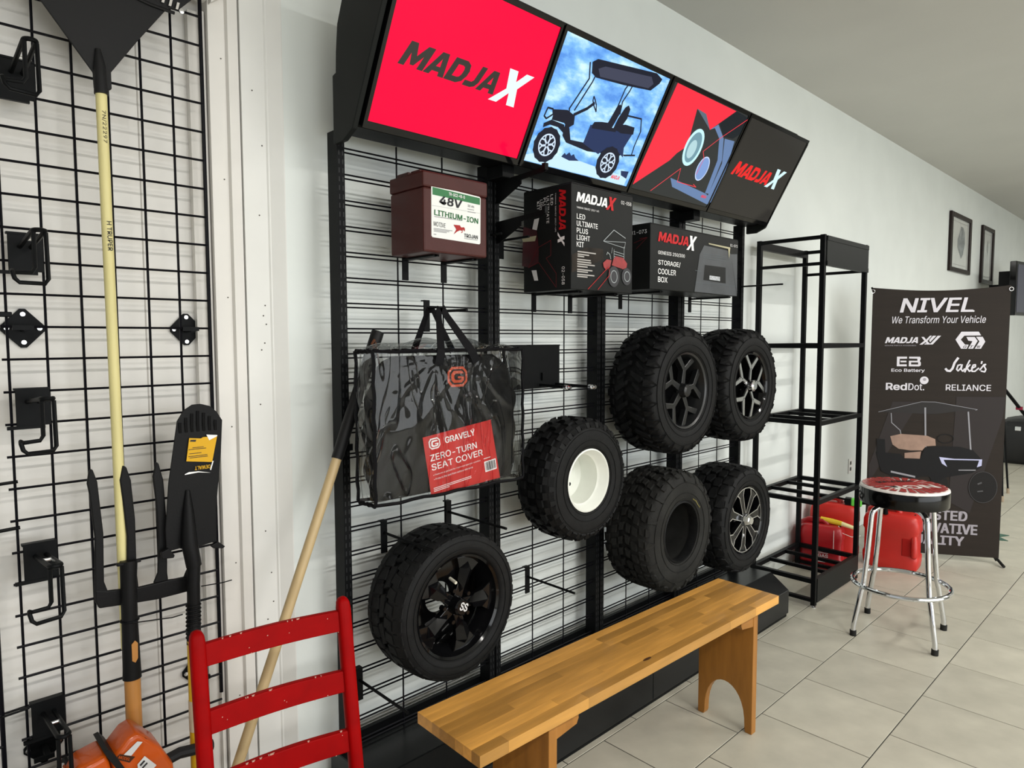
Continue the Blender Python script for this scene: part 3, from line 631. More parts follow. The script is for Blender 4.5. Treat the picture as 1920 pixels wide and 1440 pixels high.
def wheel(name, label, x, z, R, w, yb, rb, kind, m, tilt=0, group='golf cart wheels and tyres hung on the gondola'):
    return_ = thing(name, label, 'wheel' if name == 'cart_wheel' else 'tyre', (x, yb-w/2, z), 0, group)
    make_tyre(return_, R, w, rb, kind, m)
    return return_
# 1: gloss black five-spoke, centre cap with SS
R_, w_, rr_ = .237, .193, .158
t = wheel('cart_wheel', 'low-profile tyre on a gloss black rim whose centre cap reads SS, lowest on the left', .282, .666, R_, w_, -.04, rr_+.004, 'street', rub)
barrel(t, w_, rr_, gloss)
obj('rim_back', M().lathe([(.03, .05), (.03, rr_-.02), (.036, rr_-.02), (.036, .05)], 48, close=True), gloss, t, world=False)
for k in range(5):
    a = -1.32+k*2*PI/5
    pl = [rp(.030, a-.62), rp(.075, a-.22), rp(.115, a-.25), rp(.150, a-.33), rp(.153, a-.12), rp(.153, a+.12), rp(.150, a+.33), rp(.115, a+.25), rp(.075, a+.22), rp(.030, a+.62)]
    sp = fpoly(t, 'spoke', [pl], -.064, .022, gloss, bevel=.003)
    # scooped blade standing proud
    b = M(); O_ = [(.040, -.0), (.075, -.022), (.112, -.028), (.138, 0), (.112, .028), (.075, .022)]
    c_, s_ = math.cos(a), math.sin(a)
    vs = [(u*c_-v*s_, -.0645, u*s_+v*c_) for u, v in O_]+[(.055*c_, -.078, .055*s_), (.118*c_, -.084, .118*s_)]
    b.add(vs, [(0, 1, 6), (1, 2, 7, 6), (2, 3, 7), (3, 4, 7), (4, 5, 6, 7), (5, 0, 6)]); obj('spoke_blade', b, gloss, sp, world=False)
    obj('lug_nut', M().lathe([(-.075, .001), (-.075, .007), (-.055, .009)], 6, (rp(.052, a+PI/5)[0], 0, rp(.052, a+PI/5)[1])), gloss, t, world=False)
cap = obj('hub_cap', M().lathe([(-.098, .001), (-.098, .021), (-.092, .026), (-.06, .030)], 32), gloss, t, world=False, smooth=30)
cfr = FRM((.282, -.04-w_/2-.099, .666), (1, 0, 0), (0, 0, 1))
text('lettering', 'SS', flat('cap_silver_print', (.6, .6, .6), .3), cfr, -.015, -.002, .030, .024, 1, cap, rot=-.45, bold=.03)
obj('valve_stem', M().tube([(-.012, -.05, .085), (-.016, -.085, .080)], .005, 10), flat('valve_cap_cream', (.62, .6, .5), .4), t, world=False, smooth=True)
# 2: white steel wheel with knobby tyre
R_, w_, rr_ = .235, .181, .114
t = wheel('cart_wheel', 'small knobby tyre on a deep white painted steel rim with four bolt holes', .917, .97, R_, w_, -.04, rr_+.003, 'knob', rub)
yf = -w_/2+.008
obj('rim', M().lathe([(yf, rr_+.006), (yf-.002, rr_+.001), (yf+.004, rr_-.004), (yf+.03, rr_-.012), (yf+.038, rr_-.020), (.035, rr_-.024), (.05, rr_-.040), (.052, .034), (.056, .034), (.058, rr_-.03), (.08, rr_-.004), (.08, rr_+.0), (.04, rr_-.014), (yf+.034, rr_-.006)], 72, close=True), whitest, t, world=False, smooth=40)
obj('bolt_hole', M().lathe([(.0515, .0335), (.050, .0335)], 32), flat('hub_hole_dark', (.03, .03, .03), .7), t, world=False)
for k in range(4):
    a = PI/4+k*PI/2; c_ = rp(.057, a); obj('bolt_hole', M().lathe([(.0515, .007), (.0495, .007)], 14, (c_[0], 0, c_[1])), flat('hub_hole_dark', (.03, .03, .03), .7), t, world=False)
obj('valve_stem', M().tube([(-.062, .045, .062), (-.058, .005, .058), (-.056, -.004, .056)], [.006, .005, .0035], 10), flat('valve_rubber', (.05, .05, .05), .5), t, world=False, smooth=True)
# Y-spoke wheels
def yspoke(t, w_, rr_, n, base, face, a0, capm, depth=.018):
    yf = -w_/2+depth
    for k in range(n):
        a = a0+2*PI*k/n; d1 = PI/n*.62
        body = [rp(.030, a-.5), rp(rr_*.55, a-.13), rp(rr_*.98, a-d1-.10), rp(rr_*.99, a-d1+.09), rp(rr_*.66, a), rp(rr_*.99, a+d1-.09), rp(rr_*.98, a+d1+.10), rp(rr_*.55, a+.13), rp(.030, a+.5)]
        sp = fpoly(t, 'spoke', [body], yf, .026, base, bevel=.0025)
        if face:
            st = [rp(.030, a-.22), rp(rr_*.50, a-.075), rp(rr_*.50, a+.075), rp(.030, a+.22)]
            l1 = [rp(rr_*.48, a-.08), rp(rr_*.60, a+.03), rp(rr_*.985, a-d1+.055), rp(rr_*.985, a-d1-.055)]
            l2 = [rp(rr_*.48, a+.08), rp(rr_*.985, a+d1+.055), rp(rr_*.985, a+d1-.055), rp(rr_*.60, a-.03)]
            fpoly(sp, 'machined_face', [st, l1, l2], yf-.0012, .001, face)
    b = M()
    for i in range(64):
        a, a2 = 2*PI*i/64, 2*PI*(i+1)/64
        b.prism([rp(rr_*.975, a), rp(rr_*1.0, a), rp(rr_*1.0, a2), rp(rr_*.975, a2)], (0, yf-.001, 0), (1, 0, 0), (0, 0, 1), .003)
    obj('rim_edge', b, face or base, t, world=False)
    cp = obj('hub_cap', M().lathe([(yf-.030, .001), (yf-.030, .018), (yf-.024, .026), (yf-.004, .031), (yf+.01, .034)], 28), capm, t, world=False, smooth=30)
    b = M()
    for k in range(10):
        a = 2*PI*k/10; c_ = rp(.025, a); b.lathe([(yf-.022, .004), (yf-.002, .006)], 6, (c_[0], 0, c_[1]))
    obj('cap_flute', b, capm, cp, world=False)
    obj('brake_back', M().lathe([(.03, .02), (.03, rr_-.02), (.034, rr_-.02), (.034, .02)], 40, close=True), gloss, t, world=False)
R_, w_, rr_ = .279, .238, .158
t = wheel('cart_wheel', 'large chevron-lug tyre on an all matt black split-spoke rim, upper row on the left', 1.51, 1.278, R_, w_, -.03, rr_+.004, 'chev', rub)
rimb = mat('satin_black_rim', (.008, .0085, .009), .33, spec=.5)
barrel(t, w_, rr_, rimb); yspoke(t, w_, rr_, 5, rimb, None, .15, rimb, .030)
R_, w_, rr_ = .279, .235, .158
t = wheel('cart_wheel', 'chevron-lug tyre on a black rim with machined silver split spokes, upper row on the right', 2.102, 1.27, R_, w_, -.03, rr_+.004, 'chev', rub)
barrel(t, w_, rr_, gloss); yspoke(t, w_, rr_, 5, gloss, silver, .18, chrome, .022)
# 5: tyre without a rim
R_, w_, rr_ = .267, .241, .129
t = wheel('bare_tyre', 'wide aggressive tyre with no rim in it, hanging below the matt black wheel', 1.48, .669, R_, w_, -.03, rr_, 'mud', rub2)
b = M().lathe([(-w_*.46, rr_+.004), (-w_*.47, rr_-.002), (-w_*.40, rr_-.006), (-w_*.30, rr_-.004), (-w_*.26, rr_+.012), (-w_*.42, rr_+.012)], 64, close=True); obj('bead', b, rub, t, world=False, smooth=40)
obj('bead', M().lathe([(w_*.46, rr_+.004), (w_*.47, rr_-.002), (w_*.40, rr_-.012), (w_*.30, rr_-.010), (w_*.26, rr_+.012)], 64, close=True), rub, t, world=False, smooth=40)
ym = flat('chalk_yellow_mark', (.30, .26, .08), .8); b = M()
for k in range(9):
    a = .62+k*.055
    c_ = rp(rr_*1.16, a); b.tube([(c_[0], -w_*.5-.002, c_[1]), (c_[0]+.004*math.cos(a+k), -w_*.5-.002, c_[1]+.006)], .0013, 5)
obj('paint_mark', b, ym, t, world=False)
# 6: machined double spokes
R_, w_, rr_ = .266, .245, .160
t = wheel('cart_wheel', 'all-terrain tyre on a black rim with thin machined silver twin spokes, lowest on the right', 2.06, .612, R_, w_, -.028, rr_+.004, 'at', rub)
barrel(t, w_, rr_, gloss); yf = -w_/2+.015
for k in range(7):
    a = .10+2*PI*k/7; 
    body = [rp(.030, a-.4), rp(rr_*.8, a-.16), rp(rr_*.99, a-.26), rp(rr_*.99, a+.26), rp(rr_*.8, a+.16), rp(.030, a+.4)]
    sp = fpoly(t, 'spoke', [body], yf+.004, .024, gloss, bevel=.002); fc = []
    for s in (-1, 1):
        fc.append([rp(.034, a+s*.32), rp(rr_*.80, a+s*.125), rp(rr_*.80, a+s*.155), rp(.034, a+s*.42)])
        fc.append([rp(rr_*.78, a+s*.10), rp(rr_*.985, a+s*.215), rp(rr_*.985, a+s*.255), rp(rr_*.80, a+s*.155)])
    fpoly(sp, 'machined_face', fc, yf+.002, .0025, silver)
b = M()
for i in range(64):
    a, a2 = 2*PI*i/64, 2*PI*(i+1)/64; b.prism([rp(rr_*.972, a), rp(rr_*1.0, a), rp(rr_*1.0, a2), rp(rr_*.972, a2)], (0, yf, 0), (1, 0, 0), (0, 0, 1), .004)
obj('rim_edge', b, silver, t, world=False)
obj('hub_cap', M().lathe([(yf-.032, .001), (yf-.032, .018), (yf-.02, .027), (yf+.01, .034)], 8), chrome, t, world=False, smooth=30)
obj('brake_back', M().lathe([(.03, .02), (.03, rr_-.02), (.034, rr_-.02), (.034, .02)], 40, close=True), gloss, t, world=False)
# ================================================================ hooks and brackets on the gondola
def hook(x, z, ln, label, up=.0, name='wire_hook', th=.0045, plate=True):
    t = thing(name, label, 'hook', (x, 0, z))
    b = M().box(-.011, .011, -.011, -.006, -.055, .045)
    obj('hook_plate', b, blk, t, world=False)
    obj('hook_lip', M().box(-.011, .011, -.011, .009, .045, .049), blk, t, world=False)
    obj('hook_rod', M().tube([(0, -.008, .01), (0, -ln*.5, .01), (0, -ln, .01+up)], th, 8), blk, t, world=False, smooth=True)
    return t
hook(.145, .875, .27, 'black wire hook above the low-profile tyre, its rod over the top of the tread')
hook(.793, .570, .25, 'empty black wire hook between the low-profile wheel and the bare tyre')
hook(.047, .425, .27, 'empty black wire hook low beside the red chair, left of the low-profile wheel')
hook(.323, 1.580, .215, 'black wire hook carrying the clear bag by its straps')
hook(.407, .895, .30, 'black wire hook just under the clear bag, its rod passing behind the knobby wheel')
hook(2.425, 1.77, .25, 'empty black wire hook at the right end of the gondola beside the tall empty rack')
for x, z, ln, lb in [(.24, 1.748, .17, 'black hook under the left side of the maroon battery'), (.396, 1.748, .17, 'black hook under the right side of the maroon battery'),
                 (.829, 1.662, .24, 'black hook under the left side of the tall light kit box'), (1.038, 1.662, .24, 'black hook under the right side of the tall light kit box'),
                 (1.369, 1.688, .22, 'black hook under the left part of the wide storage box'), (1.93, 1.688, .22, 'black hook under the right end of the wide storage box')]:
    t = hook(x, z-.004, ln, lb); obj('hook_arm', M().box(-.012, .012, -ln, -.01, .007, .0125), blk, t, world=False)
hook(.60, 1.858, .075, 'short black peg on the second upright, upper of two', plate=False)
hook(.66, 1.845, .15, 'short black peg on the second upright, lower of two', plate=False)
def arm(z, lb):
    t = thing('shelf_arm', lb, 'bracket', (.622, -.02, z))
    obj('arm_plate', M().prism([(0, -.075), (.02, -.075), (.13, -.025), (.13, -.012), (.245, -.004), (.245, .012), (0, .0)], (0, 0, 0), (0, -1, 0), (0, 0, 1), .004), blk, t, world=False)
    obj('arm_stop', M().box(-.008, .008, -.25, -.235, .0, .022), blk, t, world=False)
arm(2.055, 'black shelf arm on the second upright, just under the screens'); arm(1.915, 'black shelf arm on the second upright, between battery and light kit box')
# steel hook plate behind the bag
t = thing('hook_bracket_panel', 'black steel panel with two chrome-tipped pegs hooked on the wires right of the clear bag', 'bracket', (.80, -.012, 1.31))
obj('panel', M().box(-.20, .166, -.006, 0, 0, .165), blk, t, world=False, bevel=.002)
objs('lip', M().box(-.20, -.02, -.008, .016, .163, .168).box(.0, .166, -.008, .016, .163, .168), blk, t, world=False)
for px_, ln in ((.075, .13), (.215, .175)):
    x = px_-.02 if px_ < .1 else .145
    pg = obj('peg', M().tube([(x, -.006, .012), (x, -ln, .010)], .006, 10), blk, t, world=False, smooth=True)
    obj('peg_tip', M().lathe([(0, .009), (-.012, .009), (-.012, .006), (-.024, .010), (-.032, .006)], 14, (x, -ln, .010)), chrome, pg, world=False, smooth=30)
obj('latch', M().box(.06, .075, -.014, -.006, .03, .06), blk, t, world=False)
# ================================================================ battery
X, Y_, Z = (1, 0, 0), (0, 1, 0), (0, 0, 1)
mar = mat('maroon_plastic', (.055, .011, .009), .4, spec=.25, noise=.1, nscale=12, bump=.25, bscale=500)
t = thing('battery', 'maroon golf cart battery with a white 48V lithium-ion label, on hooks at the upper left', 'battery', (.172, -.03, 1.757))
obj('case', M().box(.172, .419, -.202, -.03, 1.757, 1.945), mar, t, bevel=.006)
lid = obj('lid', M().box(.170, .421, -.204, -.028, 1.945, 1.992), mar, t, bevel=.006)
obj('terminal_block', M().box(.19, .28, -.10, -.04, 1.992, 2.006).box(.19, .215, -.16, -.115, 1.992, 2.004), mar, lid, bevel=.002)
fr = FRM((.17, -.2025, 1.757), X, Z)
lb = obj('label', M().prism([(.029, .048), (.033, .044), (.216, .040), (.220, .044), (.222, .183), (.218, .187), (.034, .195), (.030, .191)], (.17, -.2028, 1.757), X, Z, .001), flat('label_white', (.78, .80, .78), .4), t)
decal('label_band', [[(.034, .168), (.219, .162), (.219, .183), (.034, .190)]], flat('label_green', (.05, .19, .08), .4), fr, 1, lb)
wt = flat('print_white', (.85, .85, .85), .5); dk = flat('print_dark', (.03, .03, .035), .5); gn = flat('print_green', (.03, .14, .05), .5)
text('lettering', 'TR-GC2-48-G', wt, fr, .095, .174, .062, .009, 2, lb, rot=-.03, bold=.02)
text('lettering', '48V', dk, fr, .060, .1445, .085, .024, 2, lb, rot=-.04, bold=.04, shear=.1)
text('lettering', '30 Ah', dk, fr, .168, .150, .026, .007, 2, lb, rot=-.03)
decal('fine_print', bars([(.168, .142, .026), (.168, .134, .033), (.040, .104, .105), (.0375, .069, .07), (.0375, .065, .058), (.0375, .061, .048), (.0375, .052, .009)], .0022)+bars([(.030, .136, .19)], .0006), flat('print_grey', (.35, .35, .36), .5), fr, 2, lb)
text('lettering', 'LITHIUM-ION', gn, fr, .040, .1095, .170, .016, 2, lb, rot=-.04, bold=.03)
text('lettering', 'MOTIVE', dk, fr, .037, .0775, .044, .0135, 2, lb, rot=-.05)
text('lettering', 'TROJAN', dk, fr, .1535, .0555, .055, .0115, 2, lb, rot=-.01, bold=.02)
decal('fine_print', bars([(.154, .051, .054)], .002), flat('print_grey', (.35, .35, .36), .5), fr, 2, lb)
decal('horse_emblem', [TR['bat_horse']], flat('print_red', (.38, .03, .03), .5), fr, 2, lb)
# ================================================================ light kit box
card_m = mat('black_carton', (.010, .011, .011), .42, noise=.12, nscale=10, spec=.12)
card_s = mat('black_carton_side', (.003, .003, .004), .35, spec=.2)
redp = flat('print_bright_red', (.50, .012, .016), .4)
t = thing('carton', 'tall black LED light kit carton with white MADJA lettering and a red cart picture', 'box', (.753, -.03, 1.672))
obj('box_body', M().box(.753, 1.106, -.263, -.03, 1.672, 2.036), card_m, t, bevel=.003)
objs('flap', M().box(.756, 1.103, -.262, -.148, 2.036, 2.0385).box(.756, 1.103, -.145, -.032, 2.036, 2.0385), card_m, t)
fr = FRM((.753, -.2636, 1.674), X, Z)
decal('picture_glow', [TR['led_glowf']], mat('print_ember', (.019, .0145, .011), .45, noise=.7, nscale=14, spec=.12), fr, 1, t)
madja('lettering', wt, fr, .0235, .301, .172, .033, 2, t, shear=.25)
XQ = lambda x0, y0, s, sy=None: [[(x0+x*s, y0+y*(sy or s)) for x, y in XP]]
decal('lettering', XQ(.186, .294, .385, .46), redp, fr, 3, t)
text('lettering', '02-058', wt, fr, .278, .325, .062, .013, 2, t)
text('lettering', "YAMAHA 'DRIVE2' (2017-UP)", wt, fr, .026, .277, .122, .008, 2, t)
for s_, y0, wd in (('LED', .2425, .044), ('ULTIMATE', .218, .114), ('PLUS', .194, .060), ('LIGHT', .170, .071), ('KIT', .1465, .038)): text('lettering', s_, wt, fr, .027, y0, wd, .0175, 2, t, bold=.012)
decal('fine_print', bars([(.032, .128, .10), (.032, .119, .062), (.032, .112, .035), (.030, .101, .073), (.030, .093, .076), (.030, .085, .096), (.030, .077, .056), (.030, .066, .083), (.030, .059, .058), (.030, .049, .094), (.030, .042, .056)], .0042), flat('print_dim_white', (.42, .40, .38), .5), fr, 2, t)
g2 = flat('print_tyre_grey', (.05, .05, .055), .5); g3 = flat('print_light_grey', (.32, .35, .36), .5); rr2 = mat('print_cart_red', (.26, .012, .014), .4, noise=.3, nscale=40)
decal('picture_cart_frame', stroke(TR['led_roof'], .003)+stroke(TR['led_roof2']+[TR['led_roof'][0]], .002)+stroke(TR['led_cage'], .003)+stroke([(.222, .14), (.226, .16)], .002)+sum([stroke([(.236, y), (.297, y-.006)], .0022) for y in (.148, .139, .130, .120, .111)], [])+stroke([(.236, .155), (.236, .10)], .002)+stroke([(.297, .17), (.297, .10)], .0025), g3, fr, 3, t)
decal('picture_cart_body', [TR['led_body1'], TR['led_body2']], rr2, fr, 4, t)
for k, (a, b_) in (('led_wh1', (.033, .038)), ('led_wh2', (.030, .032))):
    c = TR[k][0]; decal('picture_tyre', [ell(c, a, b_)], g2, fr, 5 if k[-1] == '1' else 3, t); decal('picture_rim', ringstroke(c, a*.62, b_*.62, .003), g3, fr, 6, t)
decal('red_line', stroke(TR['led_line'], .0018), redp, fr, 7, t)
fs = FRM((.7526, -.03, 1.674), (0, -1, 0), Z)
decal('picture_glow', [TR['led_glow']], mat('print_wine', (.05, .004, .008), .4, noise=.6, nscale=12), fs, 1, t)
madja('lettering', redp, fs, .178, .346, .140, .031, 2, t, rot=-PI/2, shear=.25)
# X at the foot of the vertical lettering
decal('lettering', [[(.172+.032*y/.104, .200-.052*x/.166) for x, y in XP]], wt, fs, 3, t)
for s_, u, v, wd in (('LED', .137, .334, .037), ('ULTIMATE', .118, .331, .095), ('PLUS', .102, .328, .048), ('LIGHT', .086, .323, .045), ('KIT', .071, .319, .030)): text('lettering', s_, wt, fs, u, v, wd, .012, 2, t, rot=-PI/2)
text('lettering', "YAMAHA 'DRIVE2' (2017-UP)", wt, fs, .158, .337, .135, .006, 2, t, rot=-PI/2)
text('lettering', '02-058', wt, fs, .191, .078, .062, .014, 2, t, rot=-PI/2)
decal('red_line', stroke(TR['led_x']+[TR['led_x'][0]], .0016), flat('print_dull_red', (.16, .02, .025), .4), fs, 2, t)
for k_ in ('led_sticker1', 'led_sticker3'): decal('sticker', [TR[k_]], flat('sticker_white', (.62, .62, .62), .5), fs, 4, t)
decal('tape', [TR['led_sticker2']], flat('masking_tape', (.45, .42, .28), .6), fs, 4, t)
# ================================================================ storage box
t = thing('carton', 'wide black storage and cooler box carton with red MADJA lettering, right of the taller carton', 'box', (1.27, -.03, 1.70))
obj('box_body', M().box(1.27, 1.985, -.23, -.03, 1.70, 1.962), card_m, t, bevel=.003)
objs('flap', M().box(1.273, 1.982, -.229, -.131, 1.962, 1.9645).box(1.273, 1.982, -.128, -.032, 1.962, 1.9645), card_m, t)
fr = FRM((1.27, -.2306, 1.70), X, Z)
madja('lettering', redp, fr, .051, .195, .228, .039, 2, t, shear=.25)
decal('lettering', XQ(.262, .179, .51, .60), wt, fr, 3, t)
text('lettering', 'GENESIS 250/300', wt, fr, .053, .142, .198, .016, 2, t, bold=.005)
for s_, y0, wd in (('STORAGE/', .099, .164), ('COOLER', .064, .130), ('BOX', .031, .068)): text('lettering', s_, wt, fr, .054, y0, wd, .022, 2, t, bold=.012)
text('lettering', '01-073', wt, fr, .637, .227, .068, .012, 2, t)
decal('picture_cooler', [TR['sto_box'][:5]+[(.7126, .001), (.3333, .004)]+TR['sto_box'][7:]], mat('print_slate', (.050, .056, .064), .42, noise=.35, nscale=9), fr, 1, t)
decal('picture_cooler_face', [TR['sto_inner']], flat('print_black', (.010, .011, .011), .4), fr, 2, t)
decal('picture_plate', [TR['sto_plate']], mat('print_plate', (.42, .44, .47), .4, noise=.5, nscale=160), fr, 3, t)
decal('picture_ridge', bars([(.40, .175, .205), (.395, .165, .21), (.40, .155, .20), (.34, .045, .36), (.335, .095, .05)], .0022), flat('print_slate_light', (.10, .115, .125), .4), fr, 3, t)
decal('tape', [TR['sto_tape']], flat('masking_tape', (.45, .42, .28), .6), fr, 4, t)
fs = FRM((1.2694, -.03, 1.70), (0, -1, 0), Z)
text('lettering', '01-073', wt, fs, .105, .224, .078, .015, 2, t)
decal('red_line', stroke(TR['sto_side'], .0015)+stroke([(.12, .19), (.18, .205)], .0015), flat('print_dull_red', (.16, .02, .025), .4), fs, 2, t)
# ================================================================ clear bag with seat cover
t = thing('clear_bag', 'clear vinyl bag with black piping holding a folded black seat cover, red card inside', 'bag', (.28, -.15, 1.02))
# inner cover
def rrect(cx, cy, hx, hy, n=36, e=4):
    r = []
    for k in range(n):
        a = 2*PI*k/n; c, s = math.cos(a), math.sin(a); r.append((cx+hx*math.copysign(abs(c)**(2/e), c), cy+hy*math.copysign(abs(s)**(2/e), s)))
    return r
secs = []
for i in range(27):
    f = i/26; z = 1.036+f*.415; e = math.sin(PI*min(1, f*1.0+.0))**.35 if 0 < f < 1 else .25
    hx = .287*(.93+.07*e) if f < .7 else .287*(.55+.45*e); hy = .034*(.35+.65*e)
    secs.append([(x+.006*math.sin(z*60+x*9), y+.0055*math.sin(x*75+4*math.sin(z*9))*(1 if y < -.152 else 0)+.003*math.sin(x*31-z*44), z) for x, y in rrect(.283, -.157, hx, hy, 96, 6)])
fab = mat('black_seat_fabric', (.0045, .0045, .005), .6, spec=.1, noise=.3, nscale=8, bump=.6, bscale=28, nstretch=(2.5, 2.5, .6))
obj('seat_cover', M().loft(secs), fab, t, smooth=60)
# vinyl shell: wrinkled panels
m = bpy.data.materials.new('clear_vinyl'); m.use_nodes = True; N, L = nt(m); N.remove(N['Principled BSDF']); out = N['Material Output']
tr = N.new('ShaderNodeBsdfTransparent'); tr.inputs[0].default_value = (.93, .94, .94, 1); gl = N.new('ShaderNodeBsdfGlossy'); gl.inputs[0].default_value = (1, 1, 1, 1); gl.inputs[1].default_value = .03
fz = N.new('ShaderNodeFresnel'); fz.inputs[0].default_value = 1.55; mu = N.new('ShaderNodeMath'); mu.operation = 'MULTIPLY'; mu.inputs[1].default_value = .55; mx = N.new('ShaderNodeMixShader')
tc = N.new('ShaderNodeTexCoord'); mp = N.new('ShaderNodeMapping'); mp.inputs['Scale'].default_value = (4.2, 4.2, 1.2); L.new(tc.outputs['Object'], mp.inputs[0])
n = N.new('ShaderNodeTexNoise'); n.inputs['Scale'].default_value = 1.7; n.inputs['Detail'].default_value = 1.5; n.inputs['Distortion'].default_value = 1.6; L.new(mp.outputs[0], n.inputs[0])
rg = N.new('ShaderNodeValToRGB'); els = rg.color_ramp.elements; els[0].position = .40; els[0].color = (0, 0, 0, 1); els[1].position = .66; els[1].color = (0, 0, 0, 1)
for ps, vv in ((.455, 0), (.475, 1), (.497, 0), (.56, .05), (.575, .9), (.592, 0)):
    e_ = els.new(ps); e_.color = (vv, vv, vv, 1)
L.new(n.outputs[0], rg.inputs[0])
bp = N.new('ShaderNodeBump'); bp.inputs['Strength'].default_value = .8; bp.inputs['Distance'].default_value = .006; L.new(rg.outputs[0], bp.inputs['Height']); L.new(bp.outputs[0], gl.inputs['Normal']); L.new(bp.outputs[0], fz.inputs['Normal'])
L.new(fz.outputs[0], mu.inputs[0]); L.new(mu.outputs[0], mx.inputs[0]); L.new(tr.outputs[0], mx.inputs[1]); L.new(gl.outputs[0], mx.inputs[2]); L.new(mx.outputs[0], out.inputs[0]); vinyl = m
XL, XR, ZB, ZTp, YF, YB = -.008, .574, 1.030, 1.466, -.205, -.112
def gridpanel(fn, nu, nv):
    vs = [fn(i/nu, j/nv) for j in range(nv+1) for i in range(nu+1)]
    return M().add(vs, [(j*(nu+1)+i, j*(nu+1)+i+1, (j+1)*(nu+1)+i+1, (j+1)*(nu+1)+i) for j in range(nv) for i in range(nu)])
def bulge(u, v): return (math.sin(PI*u)*math.sin(PI*v))**.6 if 0 < u < 1 and 0 < v < 1 else 0
def fpanel(u, v):
    x = XL+(XR-XL)*u; z = ZB+(ZTp-ZB)*v; w_ = bulge(u, v); y = YF-.006*w_
    for ax in (.205, .36):
        dx, dz = x-ax, 1.44-z; d = math.hypot(dx, dz)+1e-6; a = math.atan2(dx, dz)
        y -= .0052*w_*max(0, math.sin(a*15+ax*9+1.2*math.sin(d*18)))**3*math.exp(-d/.24)*min(1, d/.04)
    y -= .0022*w_*max(0, math.sin(x*34+3*math.sin(z*9)))**4
    return (x, y, z)
obj('front_panel', gridpanel(fpanel, 90, 60), vinyl, t, smooth=80)
obj('side_panel', gridpanel(lambda u, v: (XL-.006*bulge(u, v)+.004*math.sin(v*23+u*5)*bulge(u, v), YB+(YF-YB)*u, ZB+(ZTp-ZB)*v), 10, 50), vinyl, t, smooth=80)
obj('side_panel', gridpanel(lambda u, v: (XR+.008*bulge(u, v), YF+(YB-YF)*u, ZB+(ZTp-ZB)*v), 10, 40), vinyl, t, smooth=80)
obj('back_panel', gridpanel(lambda u, v: (XL+(XR-XL)*u, YB+.004*bulge(u, v), ZB+(ZTp-ZB)*v), 20, 20), vinyl, t, smooth=80)
obj('top_panel', gridpanel(lambda u, v: (XL+(XR-XL)*u, YF+(YB-YF)*v, ZTp+.035*math.sin(PI*v)*math.sin(PI*min(1, u*1.05))**.5+.006*math.sin(u*22)), 50, 10), vinyl, t, smooth=80)
obj('bottom_panel', gridpanel(lambda u, v: (XL+(XR-XL)*u, YF+(YB-YF)*v, ZB-.006*math.sin(PI*u)), 20, 4), vinyl, t, smooth=80)
pip = mat('black_webbing', (.004, .004, .005), .55, spec=.08, bump=.3, bscale=400)
def jig(p, q, n=14, a=.0025): 
    p, q = Vector(p), Vector(q); return [p.lerp(q, i/n)+Vector((a*math.sin(i*2.1), 0, a*math.cos(i*1.7))) for i in range(n+1)]
for p, q in (((XL, YF, ZB), (XL, YF, ZTp)), ((XR, YF, ZB), (XR, YF, ZTp)), ((XL, YF, ZB), (XR, YF, ZB)), ((XL, YF, ZTp), (XR, YF, ZTp)), ((XL, YB, ZB), (XL, YB, ZTp)), ((XL, YB, ZTp), (XL, YF, ZTp)), ((XL, YB, ZB), (XL, YF, ZB)), ((XR, YB, ZTp), (XR, YF, ZTp)), ((XR, YB, ZB), (XR, YB, ZTp)), ((XL, YB, ZTp), (XR, YB, ZTp)), ((XL, YB, ZB), (XR, YB, ZB)), ((XR, YB, ZB), (XR, YF, ZB))):
    obj('piping', M().tube(jig(p, q), .0052, 6), pip, t, smooth=True)
def strap(a, b_, w_=.016, y0=YF-.010, y1=-.16):
    (xa, za), (xb, zb) = a, b_; vs = []
    for i in range(13):
        f = i/12; x = xa+(xb-xa)*f; z = za+(zb-za)*f; y = y0+(y1-y0)*min(1, max(0, (z-1.46)/.12)); ww = w_*(1-.35*f); dx, dz = xb-xa, zb-za; l = math.hypot(dx, dz); nx, nz = dz/l, -dx/l
        for s, yy in ((-1, 0), (1, 0), (1, .0022), (-1, .0022)): vs.append((x+nx*ww*s, y+yy, z+nz*ww*s))
    b = M(); b.loft([vs[i*4:i*4+4] for i in range(13)]); return b
obj('strap', strap((.213, 1.425), (.262, 1.600)), pip, t); obj('strap', strap((.362, 1.428), (.270, 1.600)), pip, t)
obj('strap', strap((.195, 1.46), (.258, 1.600), .012, YB, -.11), pip, t); obj('strap', strap((.35, 1.46), (.268, 1.600), .012, YB, -.11), pip, t)
obj('strap_bend', M().box(.252, .278, -.165, -.105, 1.5965, 1.600), pip, t)
fr = FRM((.3, YF-.0105, 1.25), X, Z)
cdm = mat('card_red', (.50, .016, .014), .4, spec=.2)
